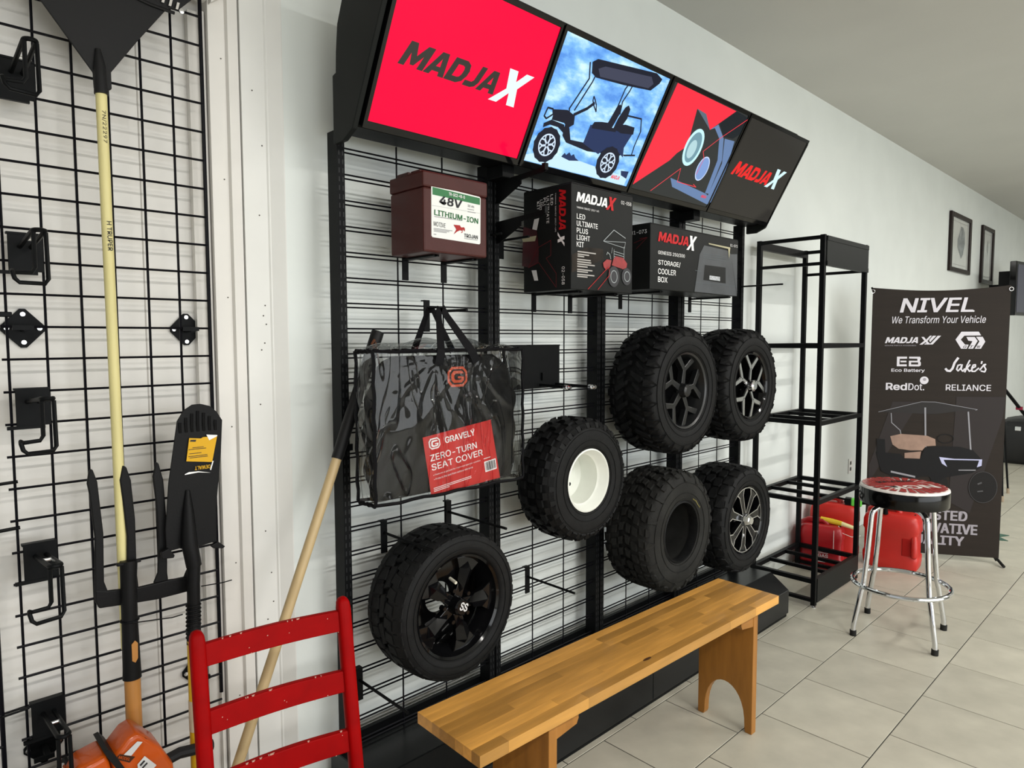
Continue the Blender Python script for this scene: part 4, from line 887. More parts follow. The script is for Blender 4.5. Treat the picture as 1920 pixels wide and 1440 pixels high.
# red card just behind the front panel
fr = FRM((.3, -.1985, 1.25), X, Z)
cardv = TR['g_card']
cardo = obj('card', M().prism(cardv, (.3, -.1985, 1.25), X, Z, .0008), cdm, t)
def cf():
    a, b_, c_, d_ = [Vector((p[0], p[1])) for p in cardv]  # TL TR BR BL
    u = (b_-a); l = u.length; u = u/l; v = (a-d_); h = v.length; v = v/h
    O = Vector((.3+d_.x, -.1985, 1.25+d_.y)); return FRM(O, (u.x, 0, u.y), (v.x, 0, v.y)), l, h
fc, lw, lh = cf()
text('lettering', 'GRAVELY', wt, fc, .080, .148, .120, .019, 1, cardo, bold=.03)
def gmark(x, y, s, m, mi, fr_, par, lay):
    def rr(x0, y0, x1, y1, r=.25):
        a = min(x1-x0, y1-y0)*r; return [(x0+a, y0), (x1-a, y0), (x1, y0+a), (x1, y1-a), (x1-a, y1), (x0+a, y1), (x0, y1-a), (x0, y0+a)]
    decal('emblem', [rr(x, y, x+s*1.25, y+s)], m, fr_, lay, par); decal('emblem', [rr(x+s*.12, y+s*.12, x+s*1.13, y+s*.88)], mi, fr_, lay+1, par)
    decal('emblem', [rr(x+s*.22, y+s*.2, x+s*1.03, y+s*.8)], m, fr_, lay+2, par); decal('emblem', [rr(x+s*.40, y+s*.34, x+s*.88, y+s*.66), [(x+s*.75, y+s*.5), (x+s*1.04, y+s*.5), (x+s*1.04, y+s*.66), (x+s*.75, y+s*.66)]], mi, fr_, lay+3, par)
    decal('emblem', [[(x+s*.62, y+s*.42), (x+s*.88, y+s*.42), (x+s*.88, y+s*.52), (x+s*.62, y+s*.52)]], m, fr_, lay+4, par)
gmark(.018, .140, .034, wt, cdm, fc, cardo, 1)
text('lettering', 'ZERO-TURN', wt, fc, .016, .105, .185, .020, 1, cardo, bold=.015); text('lettering', 'SEAT COVER', wt, fc, .016, .076, .205, .020, 1, cardo, bold=.015)
text('lettering', '• Features a gel pad for improved operator comfort', wt, fc, .018, .058, .19, .006, 1, cardo); text('lettering', '• Protects the seat from outdoor elements', wt, fc, .018, .045, .155, .006, 1, cardo)
decal('fine_print', bars([(.012, .020, .15), (.012, .015, .15), (.012, .010, .06), (.222, .062, .03)], .002), wt, fc, 1, cardo)
decal('barcode', [[(.222, .018), (.272, .018), (.272, .053), (.222, .053)]], wt, fc, 2, cardo)
decal('barcode', [[(.226+i*.0036, .022), (.226+i*.0036+(.0022 if i % 3 else .0012), .022), (.226+i*.0036+(.0022 if i % 3 else .0012), .050), (.226+i*.0036, .050)] for i in range(12)], dk, fc, 3, cardo)
og = flat('emblem_orange', (.50, .075, .030), .5)
sc_ = [o for o in t.children if o.name.startswith('seat_cover')][0]
gmark(-.040, .103, .062, og, flat('emblem_dark', (.015, .012, .012), .6), FRM((.3, -.1965, 1.25), X, Z), sc_, 0)
# ================================================================ tall empty rack
t = thing('display_rack', 'tall empty black square-tube rack with open barred shelves between gondola and banner', 'shelving', (2.72, -.335, 0))
RX0, RX1, RY0, RY1 = 2.725, 3.372, -.338, .045; q = .0125
for x in (RX0+q, RX1-q):
    for y in (RY0+q, RY1-q):
        po = obj('post', M().box(x-q, x+q, y-q, y+q, .012, 2.058), blk, t); obj('levelling_foot', M().lathe([(0, .014), (.004, .014), (.006, .006), (.014, .006)], 12, (x, y, 0), 'z'), silver, po)
def rails(z, h=.025, bars_=True, lab='shelf'):
    b = M().box(RX0+2*q, RX1-2*q, RY0, RY0+2*q, z-h, z).box(RX0+2*q, RX1-2*q, RY1-2*q, RY1, z-h, z).box(RX0, RX0+2*q, RY0+2*q, RY1-2*q, z-h, z).box(RX1-2*q, RX1, RY0+2*q, RY1-2*q, z-h, z)
    s = obj(lab, b, blk, t)
    if bars_:
        for f in (1/3, 2/3):
            x = RX0+(RX1-RX0)*f; obj('shelf_bar', M().box(x-.011, x+.011, RY0+2*q, RY1-2*q, z-.022, z-.002), blk, s)
for z in (1.470, 1.045, .605): rails(z, bars_=(z < 1.2))
rails(.160)
b = M(); 
for z0, z1 in ((2.035, 2.055), (1.895, 1.912)): b.box(RX0, RX0+.016, RY0+2*q, RY1-2*q, z0, z1).box(RX1-.016, RX1, RY0+2*q, RY1-2*q, z0, z1)
b.box(RX0, RX0+2*q, RY0+2*q, RY1-2*q, .03, .048).box(RX1-2*q, RX1, RY0+2*q, RY1-2*q, .03, .048)
objs('end_rail', b, blk, t); obj('back_rail', M().box(RX0+2*q, RX1-2*q, RY1-2*q, RY1, 2.01, 2.052), blk, t)
obj('sign_panel', M().box(RX0+2*q, RX1-2*q+.024, RY0-.004, RY0+.014, 1.893, 2.053), greym, t)
objs('sign_moulding', M().box(RX0+2*q, RX1-.004, RY0-.007, RY0-.003, 2.028, 2.053).box(RX0+2*q, RX1-.004, RY0-.007, RY0-.003, 1.893, 1.918), greym, t)
obj('kick_panel', M().box(RX0+2*q, RX1-2*q+.002, RY0-.003, RY0+.010, .028, .162), greym, t)
# ================================================================ bench
pine = mat('bench_wood', (.52, .262, .058), .36, spec=.35, noise=.20, nscale=5, bump=.12, bscale=30, rnd=.34, nstretch=(1.1, 9, 9), coat=.15)
pinev = mat('bench_leg_wood', (.31, .13, .022), .42, spec=.3, noise=.22, nscale=4, bump=.12, bscale=30, rnd=.08, nstretch=(7, 7, 1.0), coat=.1)
bz = math.atan2(-.042, 1.487)
BL_ = 1.50; BW = .262; BT_ = .505
t = thing('bench', 'long light wooden butcher-block bench standing in front of the gondola base', 'bench', (-.002, -.386, 0), bz)
top = bpy.data.objects.new('bench_top', None); 
b = M().box(.004, BL_-.004, -BW+.004, -.004, BT_-.030, BT_-.004); top = obj('bench_top', b, pine, t, world=False)
rs = random.Random(11); nrow = 8; yw = BW/nrow
for r in range(nrow):
    x = 0; first = True
    while x < BL_-.01:
        l = rs.choice([.18, .3, .42, .55, .75]) if r not in (0,) else .72
        if first: l *= rs.uniform(.4, 1); first = False
        x2 = min(BL_, x+l)
        if BL_-x2 < .1: x2 = BL_
        g = .0004
        o = obj('plank', M().box(0, x2-x-g, -yw+g, 0, 0, .031), pine, top, world=False); o.location = (x, -r*yw, BT_-.031); x = x2
md_ = flat('knot_brown', (.07, .03, .012), .6)
b = M(); b.add([(.70+.012*math.cos(a)*1.6+rs.uniform(-.003, .003), -.232+.006*math.sin(a), BT_+.0003) for a in [2*PI*i/10 for i in range(10)]], [tuple(range(10))]); obj('knot', b, md_, top, world=False)
# leg boards with arched cut-out
def legboard(x):
    y0, y1, h = -BW+.018, -.012, BT_-.031; a0, a1 = y0+.030, y1-.030; c = (a0+a1)/2; rx = (a1-a0)/2
    pts = [(y0, 0), (a0-.004, 0), (a0, .012)]+[(c-rx*math.cos(PI*i/16), .012+.158*math.sin(PI*i/16)**.8) for i in range(1, 16)]+[(a1, .012), (a1+.004, 0), (y1, 0), (y1, h), (y0, h)]
    lg = obj('leg', M().prism([(-p[0], p[1]) for p in pts], (x, 0, 0), (0, -1, 0), (0, 0, 1), .032), pinev, t, world=False, bevel=.002)
    return lg
def cleat(x, d):
    pts = [(0, 0), (d*.085, 0), (d*.088, -.025), (d*.080, -.040), (0, -.052)]
    obj('cleat', M().prism(pts, (x, -BW+.02, BT_-.0315), (1, 0, 0), (0, 0, 1), .05), pinev, t, world=False); obj('cleat', M().prism(pts, (x, -.07, BT_-.0315), (1, 0, 0), (0, 0, 1), .05), pinev, t, world=False)
legboard(.252); cleat(.284, 1); legboard(1.342); cleat(1.342, -1)
# ================================================================ red ladder-back chair
red = mat('chair_red_paint', (.25, .0002, .0006), .5, noise=.12, nscale=20, bump=.12, bscale=90, spec=.07)
chip = flat('bare_wood_chip', (.62, .38, .30), .6)
ang = math.atan2(-.047, .33)
t = thing('ladder_back_chair', 'worn red painted ladder-back chair at the lower left with chipped edges', 'chair', (-.535, -.32, 0), ang)
def cy(z): return -.17*(.87-z)
def post(x):
    b = M(); secs = []
    for z in (0, .1, .3, .45, .6, .8, .845, .86, .868, .872):
        r = .0165 if z < .85 else {.86: .0145, .868: .0105, .872: .004}[z]; yy = cy(z) if z > .45 else cy(.45)+.03*(.45-z)
        secs.append([(x+r*(1.0 if e else 1)*cx, yy+r*sy, z) for cx, sy, e in [(math.copysign(abs(math.cos(a))**.6, math.cos(a)), math.copysign(abs(math.sin(a))**.6, math.sin(a)), 0) for a in [2*PI*i/16 for i in range(16)]]])
    return obj('back_post', b.loft(secs), red, t, world=False, smooth=50)
post(.0); post(.330)
rs = random.Random(4)
for zt, zb in ((.842, .794), (.702, .653), (.565, .516)):
    secs = []
    for i in range(15):
        x = .012+(.306)*i/14; yb_ = .010*math.sin(PI*i/14); up = .002*math.sin(PI*i/14)
        secs.append([(x, cy(zt)+yb_-.008, zt+up), (x, cy(zt)+yb_+.008, zt+up), (x, cy(zb)+yb_+.008, zb), (x, cy(zb)+yb_-.008, zb)])
    sl = obj('back_slat', M().loft(secs), red, t, world=False, bevel=.003)
    b = M()
    for i in range(16):
        x = rs.uniform(.02, .31); yb_ = .010*math.sin(PI*(x-.012)/.306); e = rs.random(); zz = zt+.0022 if e < .5 else rs.choice([rs.uniform(zb, zt), zb+.001]); l = rs.uniform(.002, .009 if e < .5 else .004)
        yy = cy(zz)+yb_-.0083
        if e < .5: b.add([(x, yy+.001, zz+.0004), (x+l, yy+.001, zz+.0004), (x+l, yy+.004, zz+.0006), (x, yy+.003, zz+.0006)], [(0, 1, 2, 3)])
        b.add([(x, yy-.0003, zz-.001), (x+l*.6, yy-.0003, zz-.0012), (x+l*.8, yy-.0003, zz+.0004), (x+.001, yy-.0003, zz+.0009)], [(0, 1, 2, 3)])
    obj('paint_chip', b, chip, sl, world=False)
for x in (.0, .330): obj('front_leg', M().lathe([(0, .013), (.2, .016), (.40, .018), (.44, .016)], 16, (x, -.39, 0), 'z'), red, t, world=False, smooth=30)
obj('seat', M().box(-.012, .342, -.405, cy(.45)+.0, .425, .45), red, t, world=False, bevel=.008)
b = M()
for z in (.14, .28): b.tube([(0, -.39, z), (.33, -.39, z)], .009, 10).tube([(0, -.39, z+.03), (0, cy(.45), z+.03)], .009, 10).tube([(.33, -.39, z+.03), (.33, cy(.45), z+.03)], .009, 10)
obj('stretcher', b, red, t, world=False, smooth=True)
# ================================================================ bar stool
t = thing('bar_stool', 'chrome bar stool with a black sided seat and a red and white NGK printed top', 'stool', (2.722, -.762, 0), math.radians(8))
vin = mat('black_vinyl', (.002, .002, .002), .14, spec=.3)
obj('seat', M().lathe([(.670, .185), (.672, .197), (.680, .200), (.745, .200), (.754, .196)], 64, axis='z'), vin, t, world=False, smooth=40)
rimw = flat('seat_print_white', (.80, .76, .72), .25); sred = mat('seat_print_red', (.50, .035, .03), .22, noise=.1, nscale=12, coat=.4)
top = obj('seat_top', M().lathe([(.750, .199), (.757, .1975), (.761, .190), (.763, .15), (.764, .001)], 64, axis='z'), rimw, t, world=False, smooth=60)
fr = FRM((0, 0, .7645), X, Y_); 
TOPZ = .7648
def disc(r, z): b = M(); b.add([(r*math.cos(2*PI*i/64), r*math.sin(2*PI*i/64), z) for i in range(64)], [tuple(range(64))]); return b
fr = FRM((0, 0, TOPZ), (math.cos(0), 0, 0), Y_)
b = M(); n = 26
for i in range(n):
    a0 = 2*PI*(i+.13)/n; a1 = 2*PI*(i+.87)/n; r0, r1 = .075, .187
    b.add([(r*math.cos(a), r*math.sin(a), TOPZ+.0004) for r, a in ((r0, a0), (r1, a0), (r1, (a0+a1)/2), (r1, a1), (r0, a1))], [(0, 1, 2, 3, 4)])
b.add([(.098*math.cos(2*PI*i/40), .098*math.sin(2*PI*i/40), TOPZ+.0006) for i in range(40)], [tuple(range(40))])
obj('print_rays', b, sred, top, world=False)
ta = math.atan2(-.692, .722)  # lettering reads upside down from the bench side
c_, s_ = math.cos(ta), math.sin(ta)
fu = FRM((0, 0, TOPZ+.0006), (-c_, -s_, 0), (s_, -c_, 0))
text('lettering', 'NGK', rimw, fu, -.125, .025, .25, .072, 1, top, bold=.035, world=False)
text('lettering', 'SPARK PLUGS', flat('seat_print_dark', (.05, .02, .02), .3), fu, -.10, -.085, .20, .035, 2, top, bold=.03, world=False)
ch = chrome
lp = []
for sx, sy in ((1, 1), (1, -1), (-1, 1), (-1, -1)):
    path = [(.03*sx, .03*sy, .658)]+[((.075+.045*math.sin(a))*sx, (.075+.045*math.sin(a))*sy, .613+.045*math.cos(a)) for a in [PI/2*i/5 for i in range(6)]]+[(.132*sx, .132*sy, .40), (.143*sx, .143*sy, .255), (.150*sx, .150*sy, .225), (.176*sx, .176*sy, .05), (.177*sx, .177*sy, .012)]
    lg = obj('leg', M().tube(path, .0125, 12), ch, t, world=False, smooth=True)
    obj('rubber_foot', M().tube([(.1765*sx, .1765*sy, .0), (.177*sx, .177*sy, .028)], .0155, 14), rub2, lg, world=False, smooth=30)
obj('foot_ring', M().tube([(.218*math.cos(2*PI*i/64), .218*math.sin(2*PI*i/64), .255) for i in range(64)], .0115, 10, closed=True), ch, t, world=False, smooth=True)
obj('swivel_plate', M().box(-.09, .09, -.09, .09, .655, .671), blk, t, world=False)
# ================================================================ banner
BO = Vector((3.923, -.19, 0)); BU = Vector((.5251, -.851, 0)); fr = FRM(BO, BU, Z)
t = thing('stand_banner', 'dark brown roll banner with white NIVEL heading and a black golf cart picture', 'banner', tuple(BO))
ban = mat('banner_fabric', (.021, .0155, .012), .6, spec=.2, noise=.10, nscale=3, bump=.25, bscale=5, nstretch=(1, 1, 12))
BNm = BU.cross(Vector(Z))
def bfn(u, v):
    z = .04+1.80*v; 
    if v > .99: z -= .026*math.sin(PI*u)*(v-.97)/.03
    return tuple(BO+BU*(.812*u)+Vector((0, 0, z))-BNm*(.012*math.sin(PI*u)*math.exp(-(1-v)*20)+.001))
obj('banner_cloth', gridpanel(bfn, 24, 60), ban, t, smooth=80)
decal('print_beam', [TR['shaft1']], mat('banner_beam', (.030, .025, .025), .6, spec=.2), fr, 1, t); decal('print_beam', [TR['shaft2']], mat('banner_beam', (.030, .025, .025), .6, spec=.2), fr, 1, t)
bw = flat('banner_white', (.72, .70, .76), .5); bg2 = flat('banner_grey', (.36, .34, .38), .5)
text('lettering', 'NIVEL', bw, fr, .172, 1.673, .425, .090, 2, t, bold=.03, shear=.18)
decal('lettering', [ell((.603, 1.676), .006, .006, 12)], bw, fr, 2, t)
text('lettering', 'We Transform Your Vehicle', bw, fr, .124, 1.598, .552, .048, 2, t, shear=.2, bold=.004)
madja('lettering', bw, fr, .084, 1.466, .200, .040, 2, t)
decal('lettering', [TR['xfl1'], TR['xfl2'], TR['xfl3']], bw, fr, 2, t)
text('lettering', 'GENUINE PARTS & ACCESSORIES', bg2, fr, .084, 1.446, .19, .008, 2, t)
decal('emblem', [TR['gtw1'], TR['gtw2'], TR['gtw3']], bw, fr, 2, t)
dkb = flat('banner_dark_print', (.03, .024, .02), .5)
for s_, x in (('G', .552), ('T', .592), ('W', .632)): text('lettering', s_, dkb, fr, x, 1.434, .020, .016, 3, t, bold=.02, shear=.3)
decal('emblem', [TR['eB'], TR['eBm'], TR['bB']], bw, fr, 2, t); decal('emblem', [TR['bBh']], dkb, fr, 3, t)
text('lettering', 'Eco Battery', bw, fr, .130, 1.268, .20, .026, 2, t, bold=.02)
decal('lettering', stroke(TR['jake_J'], .014)+stroke(TR['jake_a'], .009)+stroke(TR['jake_k'], .009)+stroke(TR['jake_e'], .009)+stroke(TR['jake_s'], .009)+stroke(TR['jake_q'], .009), bw, fr, 2, t)
text('lettering', 'Red', bw, fr, .101, 1.150, .125, .046, 2, t, bold=.035); text('lettering', 'Dot.', bw, fr, .236, 1.150, .095, .046, 2, t, bold=.01)
c = TR['reddot'][0]; decal('emblem', [ell(c, .026, .026)], bw, fr, 2, t); decal('emblem', [ell((c[0]+.002, c[1]+.006), .010, .010)], bg2, fr, 3, t)
text('lettering', 'RELIANCE', bw, fr, .460, 1.152, .262, .040, 2, t, bold=.012)
text('lettering', 'TRUSTED', bg2, fr, .255, .277, .360, .064, 2, t, bold=.04); text('lettering', 'INNOVATIVE', bg2, fr, .225, .188, .452, .066, 2, t, bold=.04); text('lettering', 'QUALITY', bg2, fr, .245, .103, .357, .066, 2, t, bold=.04)
blkp = flat('banner_cart_black', (.010, .010, .011), .5); sl = flat('banner_cart_silver', (.30, .30, .33), .45); tan = mat('banner_seat_tan', (.30, .19, .14), .5, noise=.2, nscale=20)
decal('picture_roof', [TR['roofB']], flat('banner_roof', (.030, .028, .028), .5), fr, 3, t)
decal('picture_roof_edge', stroke(TR['roofB'][:3], .003)+stroke(TR['roofB'][2:5], .003)+stroke(TR['postB1'], .010)+stroke(TR['postB2'], .009)+stroke(TR['postB3'], .005), sl, fr, 4, t)
decal('picture_seat', [TR['seatB'], TR['seatB2']], tan, fr, 5, t)
decal('picture_body', [TR['bodyB'], TR['armB']], blkp, fr, 6, t)
c, ex, ey = TR['swB']; decal('picture_steering_wheel', ringstroke(c, .050, .032, .005), blkp, fr, 7, t)
decal('picture_lamp', [TR['lampB']], flat('banner_lamp_blue', (.50, .52, .75), .4), fr, 7, t); decal('picture_trim', [TR['trimB'], TR['lineB']], sl, fr, 7, t)
c = TR['wheelB1'][0]; decal('picture_tyre', [ell(c, .083, .105)], flat('banner_tyre', (.014, .013, .013), .5), fr, 8, t); decal('picture_rim', ringstroke(c, .083, .105, .002)+stroke([(c[0]-.03, c[1]+.02), (c[0]-.01, c[1]+.03)], .01)+stroke([(c[0]-.03, c[1]-.03), (c[0], c[1]-.025)], .008), sl if False else flat('banner_rim_dim', (.09, .09, .095), .5), fr, 9, t)
c = TR['wheelB2'][0]; decal('picture_tyre', [ell(c, .055, .085)], flat('banner_tyre', (.014, .013, .013), .5), fr, 5, t)
for s in (0, .812):
    a = BO+BU*s; pp = obj('support_pole', M().tube([tuple(a-BNm*.03+Vector((0, 0, 1.845))), tuple(BO+BU*.406-BNm*.10+Vector((0, 0, .75)))], .006, 8).tube([tuple(BO+BU*.406-BNm*.10+Vector((0, 0, .75))), tuple(BO+BU*(.812-s)-BNm*.035+Vector((0, 0, .012)))], .006, 8), blk, t, smooth=True)
    obj('corner_eyelet', M().tube([tuple(a+BNm*.004+Vector((0, 0, 1.815))+BU*(.012*math.cos(k))+Vector((0, 0, .012*math.sin(k)))) for k in [2*PI*i/12 for i in range(12)]], .002, 6, closed=True), silver, pp)
for s in (.06, .805): obj('foot_stick', M().tube([tuple(BO+BU*s-BNm*.02+Vector((0, 0, .035))), tuple(BO+BU*(s+.005)+BNm*.085+Vector((0, 0, .010)))], .009, 10), rub2, t, smooth=True)
# ================================================================ fuel cans
canr = mat('fuel_can_red', (.52, .022, .016), .36, noise=.07, nscale=6, bump=.2, bscale=220)
canr2 = mat('fuel_can_dark_red', (.36, .010, .014), .34, noise=.08, nscale=6, bump=.2, bscale=220)
def can(label, loc, rz, L_, W_, H, mm, lug=False, spout=None):
    t = thing('fuel_can', label, 'can', loc, rz, None); secs = []
    prof = [(0, .90), (.02, .97), (.06, 1), (H*.24, 1), (H*.27, .95), (H*.62, .95), (H*.66, 1), (H*.80, .99), (H*.88, .93), (H*.93, .80), (H*.945, .62)]
    for z, s in prof: secs.append([(x, y, z) for x, y in rrect(0, 0, L_/2*s, W_/2*(s*.9+.1), 40, 6)])
    obj('body', M().loft(secs), mm, t, world=False, smooth=45)
    hz = H*.93
    obj('handle', M().tube([(-L_*.42, 0, hz-.05), (-L_*.40, 0, hz+.005), (-L_*.30, 0, H), (L_*.02, 0, H+.004), (L_*.10, 0, H-.01), (L_*.13, 0, hz-.02)], [.022, .021, .019, .018, .019, .022], 12), mm, t, world=False, smooth=50)
    if lug:
        obj('rear_grip', M().tube([(L_*.40, -W_*.25, H*.24), (L_*.44, -W_*.53, H*.30), (L_*.44, -W_*.55, H*.52), (L_*.40, -W_*.30, H*.60)], .019, 10), mm, t, world=False, smooth=50)
        obj('grip_recess', M().box(L_*.22, L_*.46, -W_*.502, -W_*.47, H*.27, H*.56), flat('fuel_can_recess', (.36, .012, .01), .5), t, world=False, bevel=.01)
    cx_ = L_*.30
    nk = obj('cap', M().lathe([(H*.86, .034), (H*.93, .034), (H*.935, .030)], 20, (cx_, 0, 0), 'z'), flat('cap_black', (.012, .012, .012), .5), t, world=False, smooth=30)
    return t, cx_, hz
t, cx_, hz = can('largest red fuel can standing before the banner, behind the bar stool', (3.815, -.395, 0), -PI/2+.10, .33, .185, .385, canr, lug=True)
t, cx_, hz = can('tall red fuel can behind the rack with a black and green spout laid on top', (3.675, -.078, 0), -PI/2+.25, .30, .16, .42, canr)
sp = obj('spout', M().tube([(-.13, -.02, .435), (.02, -.03, .432), (.08, -.035, .425)], .007, 8), blk, t, world=False, smooth=True)
obj('spout_collar', M().lathe([(0, .022), (.03, .022)], 14, (.08, -.045, .415), 'y').box(.065, .10, -.06, -.01, .395, .44), blk, t, world=False)
obj('spout_button', M().box(.10, .165, -.062, -.012, .392, .442), mat('lime_green_plastic', (.12, .55, .06), .35), t, world=False, bevel=.008)
obj('spout_hose', M().tube([(.16, -.03, .42), (.24, -.03, .43), (.30, -.03, .40), (.30, -.02, .36)], .018, 10), blk, t, world=False, smooth=True)
t, cx_, hz = can('small dark red fuel can with a yellow spout, behind the lowest rack shelf', (3.470, -.075, 0), -PI/2+.25, .27, .165, .305, canr2)
yl = mat('yellow_plastic', (.72, .50, .03), .35)
obj('spout', M().tube([(cx_-.09, -.0, .318), (cx_-.02, 0, .308), (cx_+.035, 0, .300)], [.014, .018, .016], 10), yl, t, world=False, smooth=True)
obj('spout_nozzle', M().tube([(cx_+.03, 0, .301), (cx_+.11, 0, .282), (cx_+.125, 0, .279)], [.015, .011, .009], 10), mat('pale_yellow_plastic', (.75, .68, .35), .35), t, world=False, smooth=True)
obj('cord', M().tube([(cx_+.02, -.03, .29), (cx_+.05, -.05, .25), (cx_+.10, -.05, .235), (cx_+.15, -.03, .245)], .0018, 6).tube([(cx_-.0, -.085, .27), (cx_-.0, -.087, .12)], .0015, 6), flat('cord_white', (.8, .75, .7), .6), t, world=False, smooth=True)
cf_ = FRM((0, -.0815, 0), X, Z)
text('lettering', 'GAS', wt, FRM((-.01, -.0795, .085), X, Z), 0, 0, .06, .02, 1, t, bold=.02, world=False)
decal('warning_print', bars([(-.01, .070, .06), (-.01, .062, .06), (-.01, .054, .045), (-.01, .112, .06), (-.01, .120, .06)], .004), wt, cf_, 2, t, world=False)
# ================================================================ left wire grid panels
gx, gy = -.7832, .1243; z0g = 2.0658-.458
def gridp(label, x0, nx, zl, zh, lean=0):
    t = thing('wire_grid_panel', label, 'grid', (x0, gy, 0))
    pm = M()
    pm.tube([(nx*PITCH, 0, zl+.10), (nx*PITCH, 0, zh)], .0052, 8)
    obj('edge_post', pm, wire_m, t, world=False, smooth=True)
    for k in range(0, nx): obj('wire', M().tube([(k*PITCH, .0025, zl), (k*PITCH, .003, zh)], .0032, 6), wire_m, t, world=False, smooth=True)
    me = M().tube([(-.013, -.002, 0), (nx*PITCH, -.002, 0)], .0032, 6).mesh('wire', wire_m, smooth=True)
    n0 = int((z0g-zl)/PITCH); n1 = int((zh-z0g)/PITCH)
    for k in range(-n0, n1+1):
        o = bpy.data.objects.new('wire', me); COL.objects.link(o); o.parent = t; o.location = (0, 0, z0g+k*PITCH)
    return t
gridp('black square wire grid panel on the wall behind the rake, fork and shovel', gx, 6, .385, 2.46)
gridp('second black wire grid panel, only its right edge in view at the far left', gx-.048-6*PITCH, 6, .20, 2.46)
def tie(z, lb): 
    t = thing('panel_clip', lb, 'clip', (gx-.022, gy, z))
    if z < 1.5: return obj('clip_body', M().tube([(-.026, -.007, 0), (.026, -.007, .002), (.028, .007, .002), (-.027, .007, 0), (-.026, -.007, 0)], .0028, 6), blk, t, world=False)
    obj('clip_body', M().box(-.030, .032, -.008, .008, -.006, .006).box(-.034, -.020, -.011, .011, -.011, .011), blk, t, world=False, bevel=.002)
tie(1.560, 'small black clip joining the two wire grid panels near the upper left diamond plate'); tie(1.165, 'small black clip joining the two wire grid panels just below the third hook')
tie(1.055, 'small black clip joining the two wire grid panels just above the fourth hook'); tie(.615, 'small black clip joining the two wire grid panels beside the lowest hook')
def diamond(x, z, lb, r=.044):
    t = thing('wall_bracket', lb, 'bracket', (x, gy, z))
    rd = []
    for a, b_ in ((0, r), (-r, 0), (0, -r), (r, 0)): rd += [(a*.86+b_*.10, b_*.86-a*.10*-1), (a*.96, b_*.96), (a*.86-b_*.10, b_*.86+a*.10)]
    obj('diamond_plate', M().prism([(0-.006, r), (.006, r), (r*.95, .006), (r*.95, -.006), (.006, -r), (-.006, -r), (-r*.95, -.006), (-r*.95, .006)], (0, .058, 0), X, Z, .003), blk, t, world=False)
    obj('stem', M().box(-.006, .006, .0, .058, -.008, .004).box(-.030, .012, -.009, -.002, -.005, .006), blk, t, world=False)
    b = M()
    for a, b_ in ((0, .034), (0, -.034), (.033, 0), (-.033, 0)): b.lathe([(.053, .001), (.0535, .0055), (.057, .006)], 12, (a, 0, b_))
    objs('screw', b, silver, t, world=False)
diamond(-.7445, 1.529, 'black diamond wall bracket with silver screws at the left edge of the wire panel', .047)
diamond(-.370, 1.529, 'black diamond wall bracket with silver screws right of the rake handle')
diamond(-.370, .545, 'black diamond wall bracket seen between the red chair slats'); diamond(-.745, .48, 'black diamond wall bracket behind the lowest hook')
def bighook(z, lb):
    t = thing('panel_hook', lb, 'hook', (-.742, gy-.008, z), 0, 'double-prong hooks down the left wire panel')
    obj('hook_plate', M().box(-.034, .034, -.004, 0, -.045, .043), blk, t, world=False, bevel=.001)
    objs('plate_lip', M().box(-.036, .034, -.006, .012, .040, .045).box(-.052, .022, -.005, .004, -.052, -.044), blk, t, world=False)
    s = .011; yf = -.185
    arc = [(s*math.cos(a), yf+.011-.013*math.sin(a), .030) for a in [PI*i/8 for i in range(9)]]
    obj('upper_prong', M().tube([(s, -.004, .012), (s, -.08, .020)]+arc+[(-s, -.08, .020), (-s, -.004, .012)], .0052, 8), blk, t, world=False, smooth=True)
    obj('cross_bar', M().tube([(-s, -.085, .021), (s, -.085, .021)], .004, 8), silver, t, world=False, smooth=True)
    y_ = yf+.004; zt = .026
    obj('lower_loop', M().tube([(-s, y_, zt), (-s, y_, -.050), (-s-.006, y_, -.060), (-.046, y_, -.062), (-.052, y_-.004, -.058), (-.053, y_-.014, -.062), (-.050, y_-.018, -.076), (-.042, y_-.018, -.084), (s-.006, y_-.008, -.084), (s, y_-.006, -.074), (s, y_, zt)], .0045, 8), blk, t, world=False, smooth=True)
for z, lb in ((2.100, 'black double-prong hook at the top left beside the rake head'), (1.705, 'second black double-prong hook from the top of the left panel'), (1.343, 'third double-prong hook, just below the left diamond bracket'), (.972, 'fourth double-prong hook, left of the fork neck'), (.582, 'lowest double-prong hook, left of the orange tool')): bighook(z, lb)
# ================================================================ rake
fr = FRM((0, .06, 0), X, Z)
gry = mat('black_plastic', (.009, .009, .0095), .5, bump=.2, bscale=300, spec=.2)
t = thing('leaf_rake', 'black plastic fan rake, head up, with a pale yellow wooden handle', 'rake', (-.58, .06, 1.0))
bp_ = TR['rk_body']
body = [(-.725, 2.352), (-.700, 2.330), (-.673, 2.282), bp_[-1], bp_[-2], bp_[-3], bp_[-4], bp_[-5], bp_[-6], bp_[-7], (-.432, 2.322), (-.405, 2.318), (-.345, 2.385)]
obj('rake_head', M().prism([bp_[0], (-.728, 2.295), (-.790, 2.40), (-.70, 2.47), (-.60, 2.50), (-.50, 2.49), (-.40, 2.46), (-.335, 2.415)]+bp_[3:], (0, .054, 0), X, Z, .006), gry, t, bevel=.002)
obj('socket', M().tube([(-.590, .052, 2.190), (-.588, .050, 2.15), (-.587, .049, 2.085)], [.006, .013, .016], 12), gry, t, smooth=50)
b = M(); rib = [(-.59, 2.357), (-.535, 2.342), (-.47, 2.331), (-.415, 2.328)]
b.tube([(x, .051, z) for x, z in rib], .004, 6); obj('cross_rib', b, gry, t)
b = M()
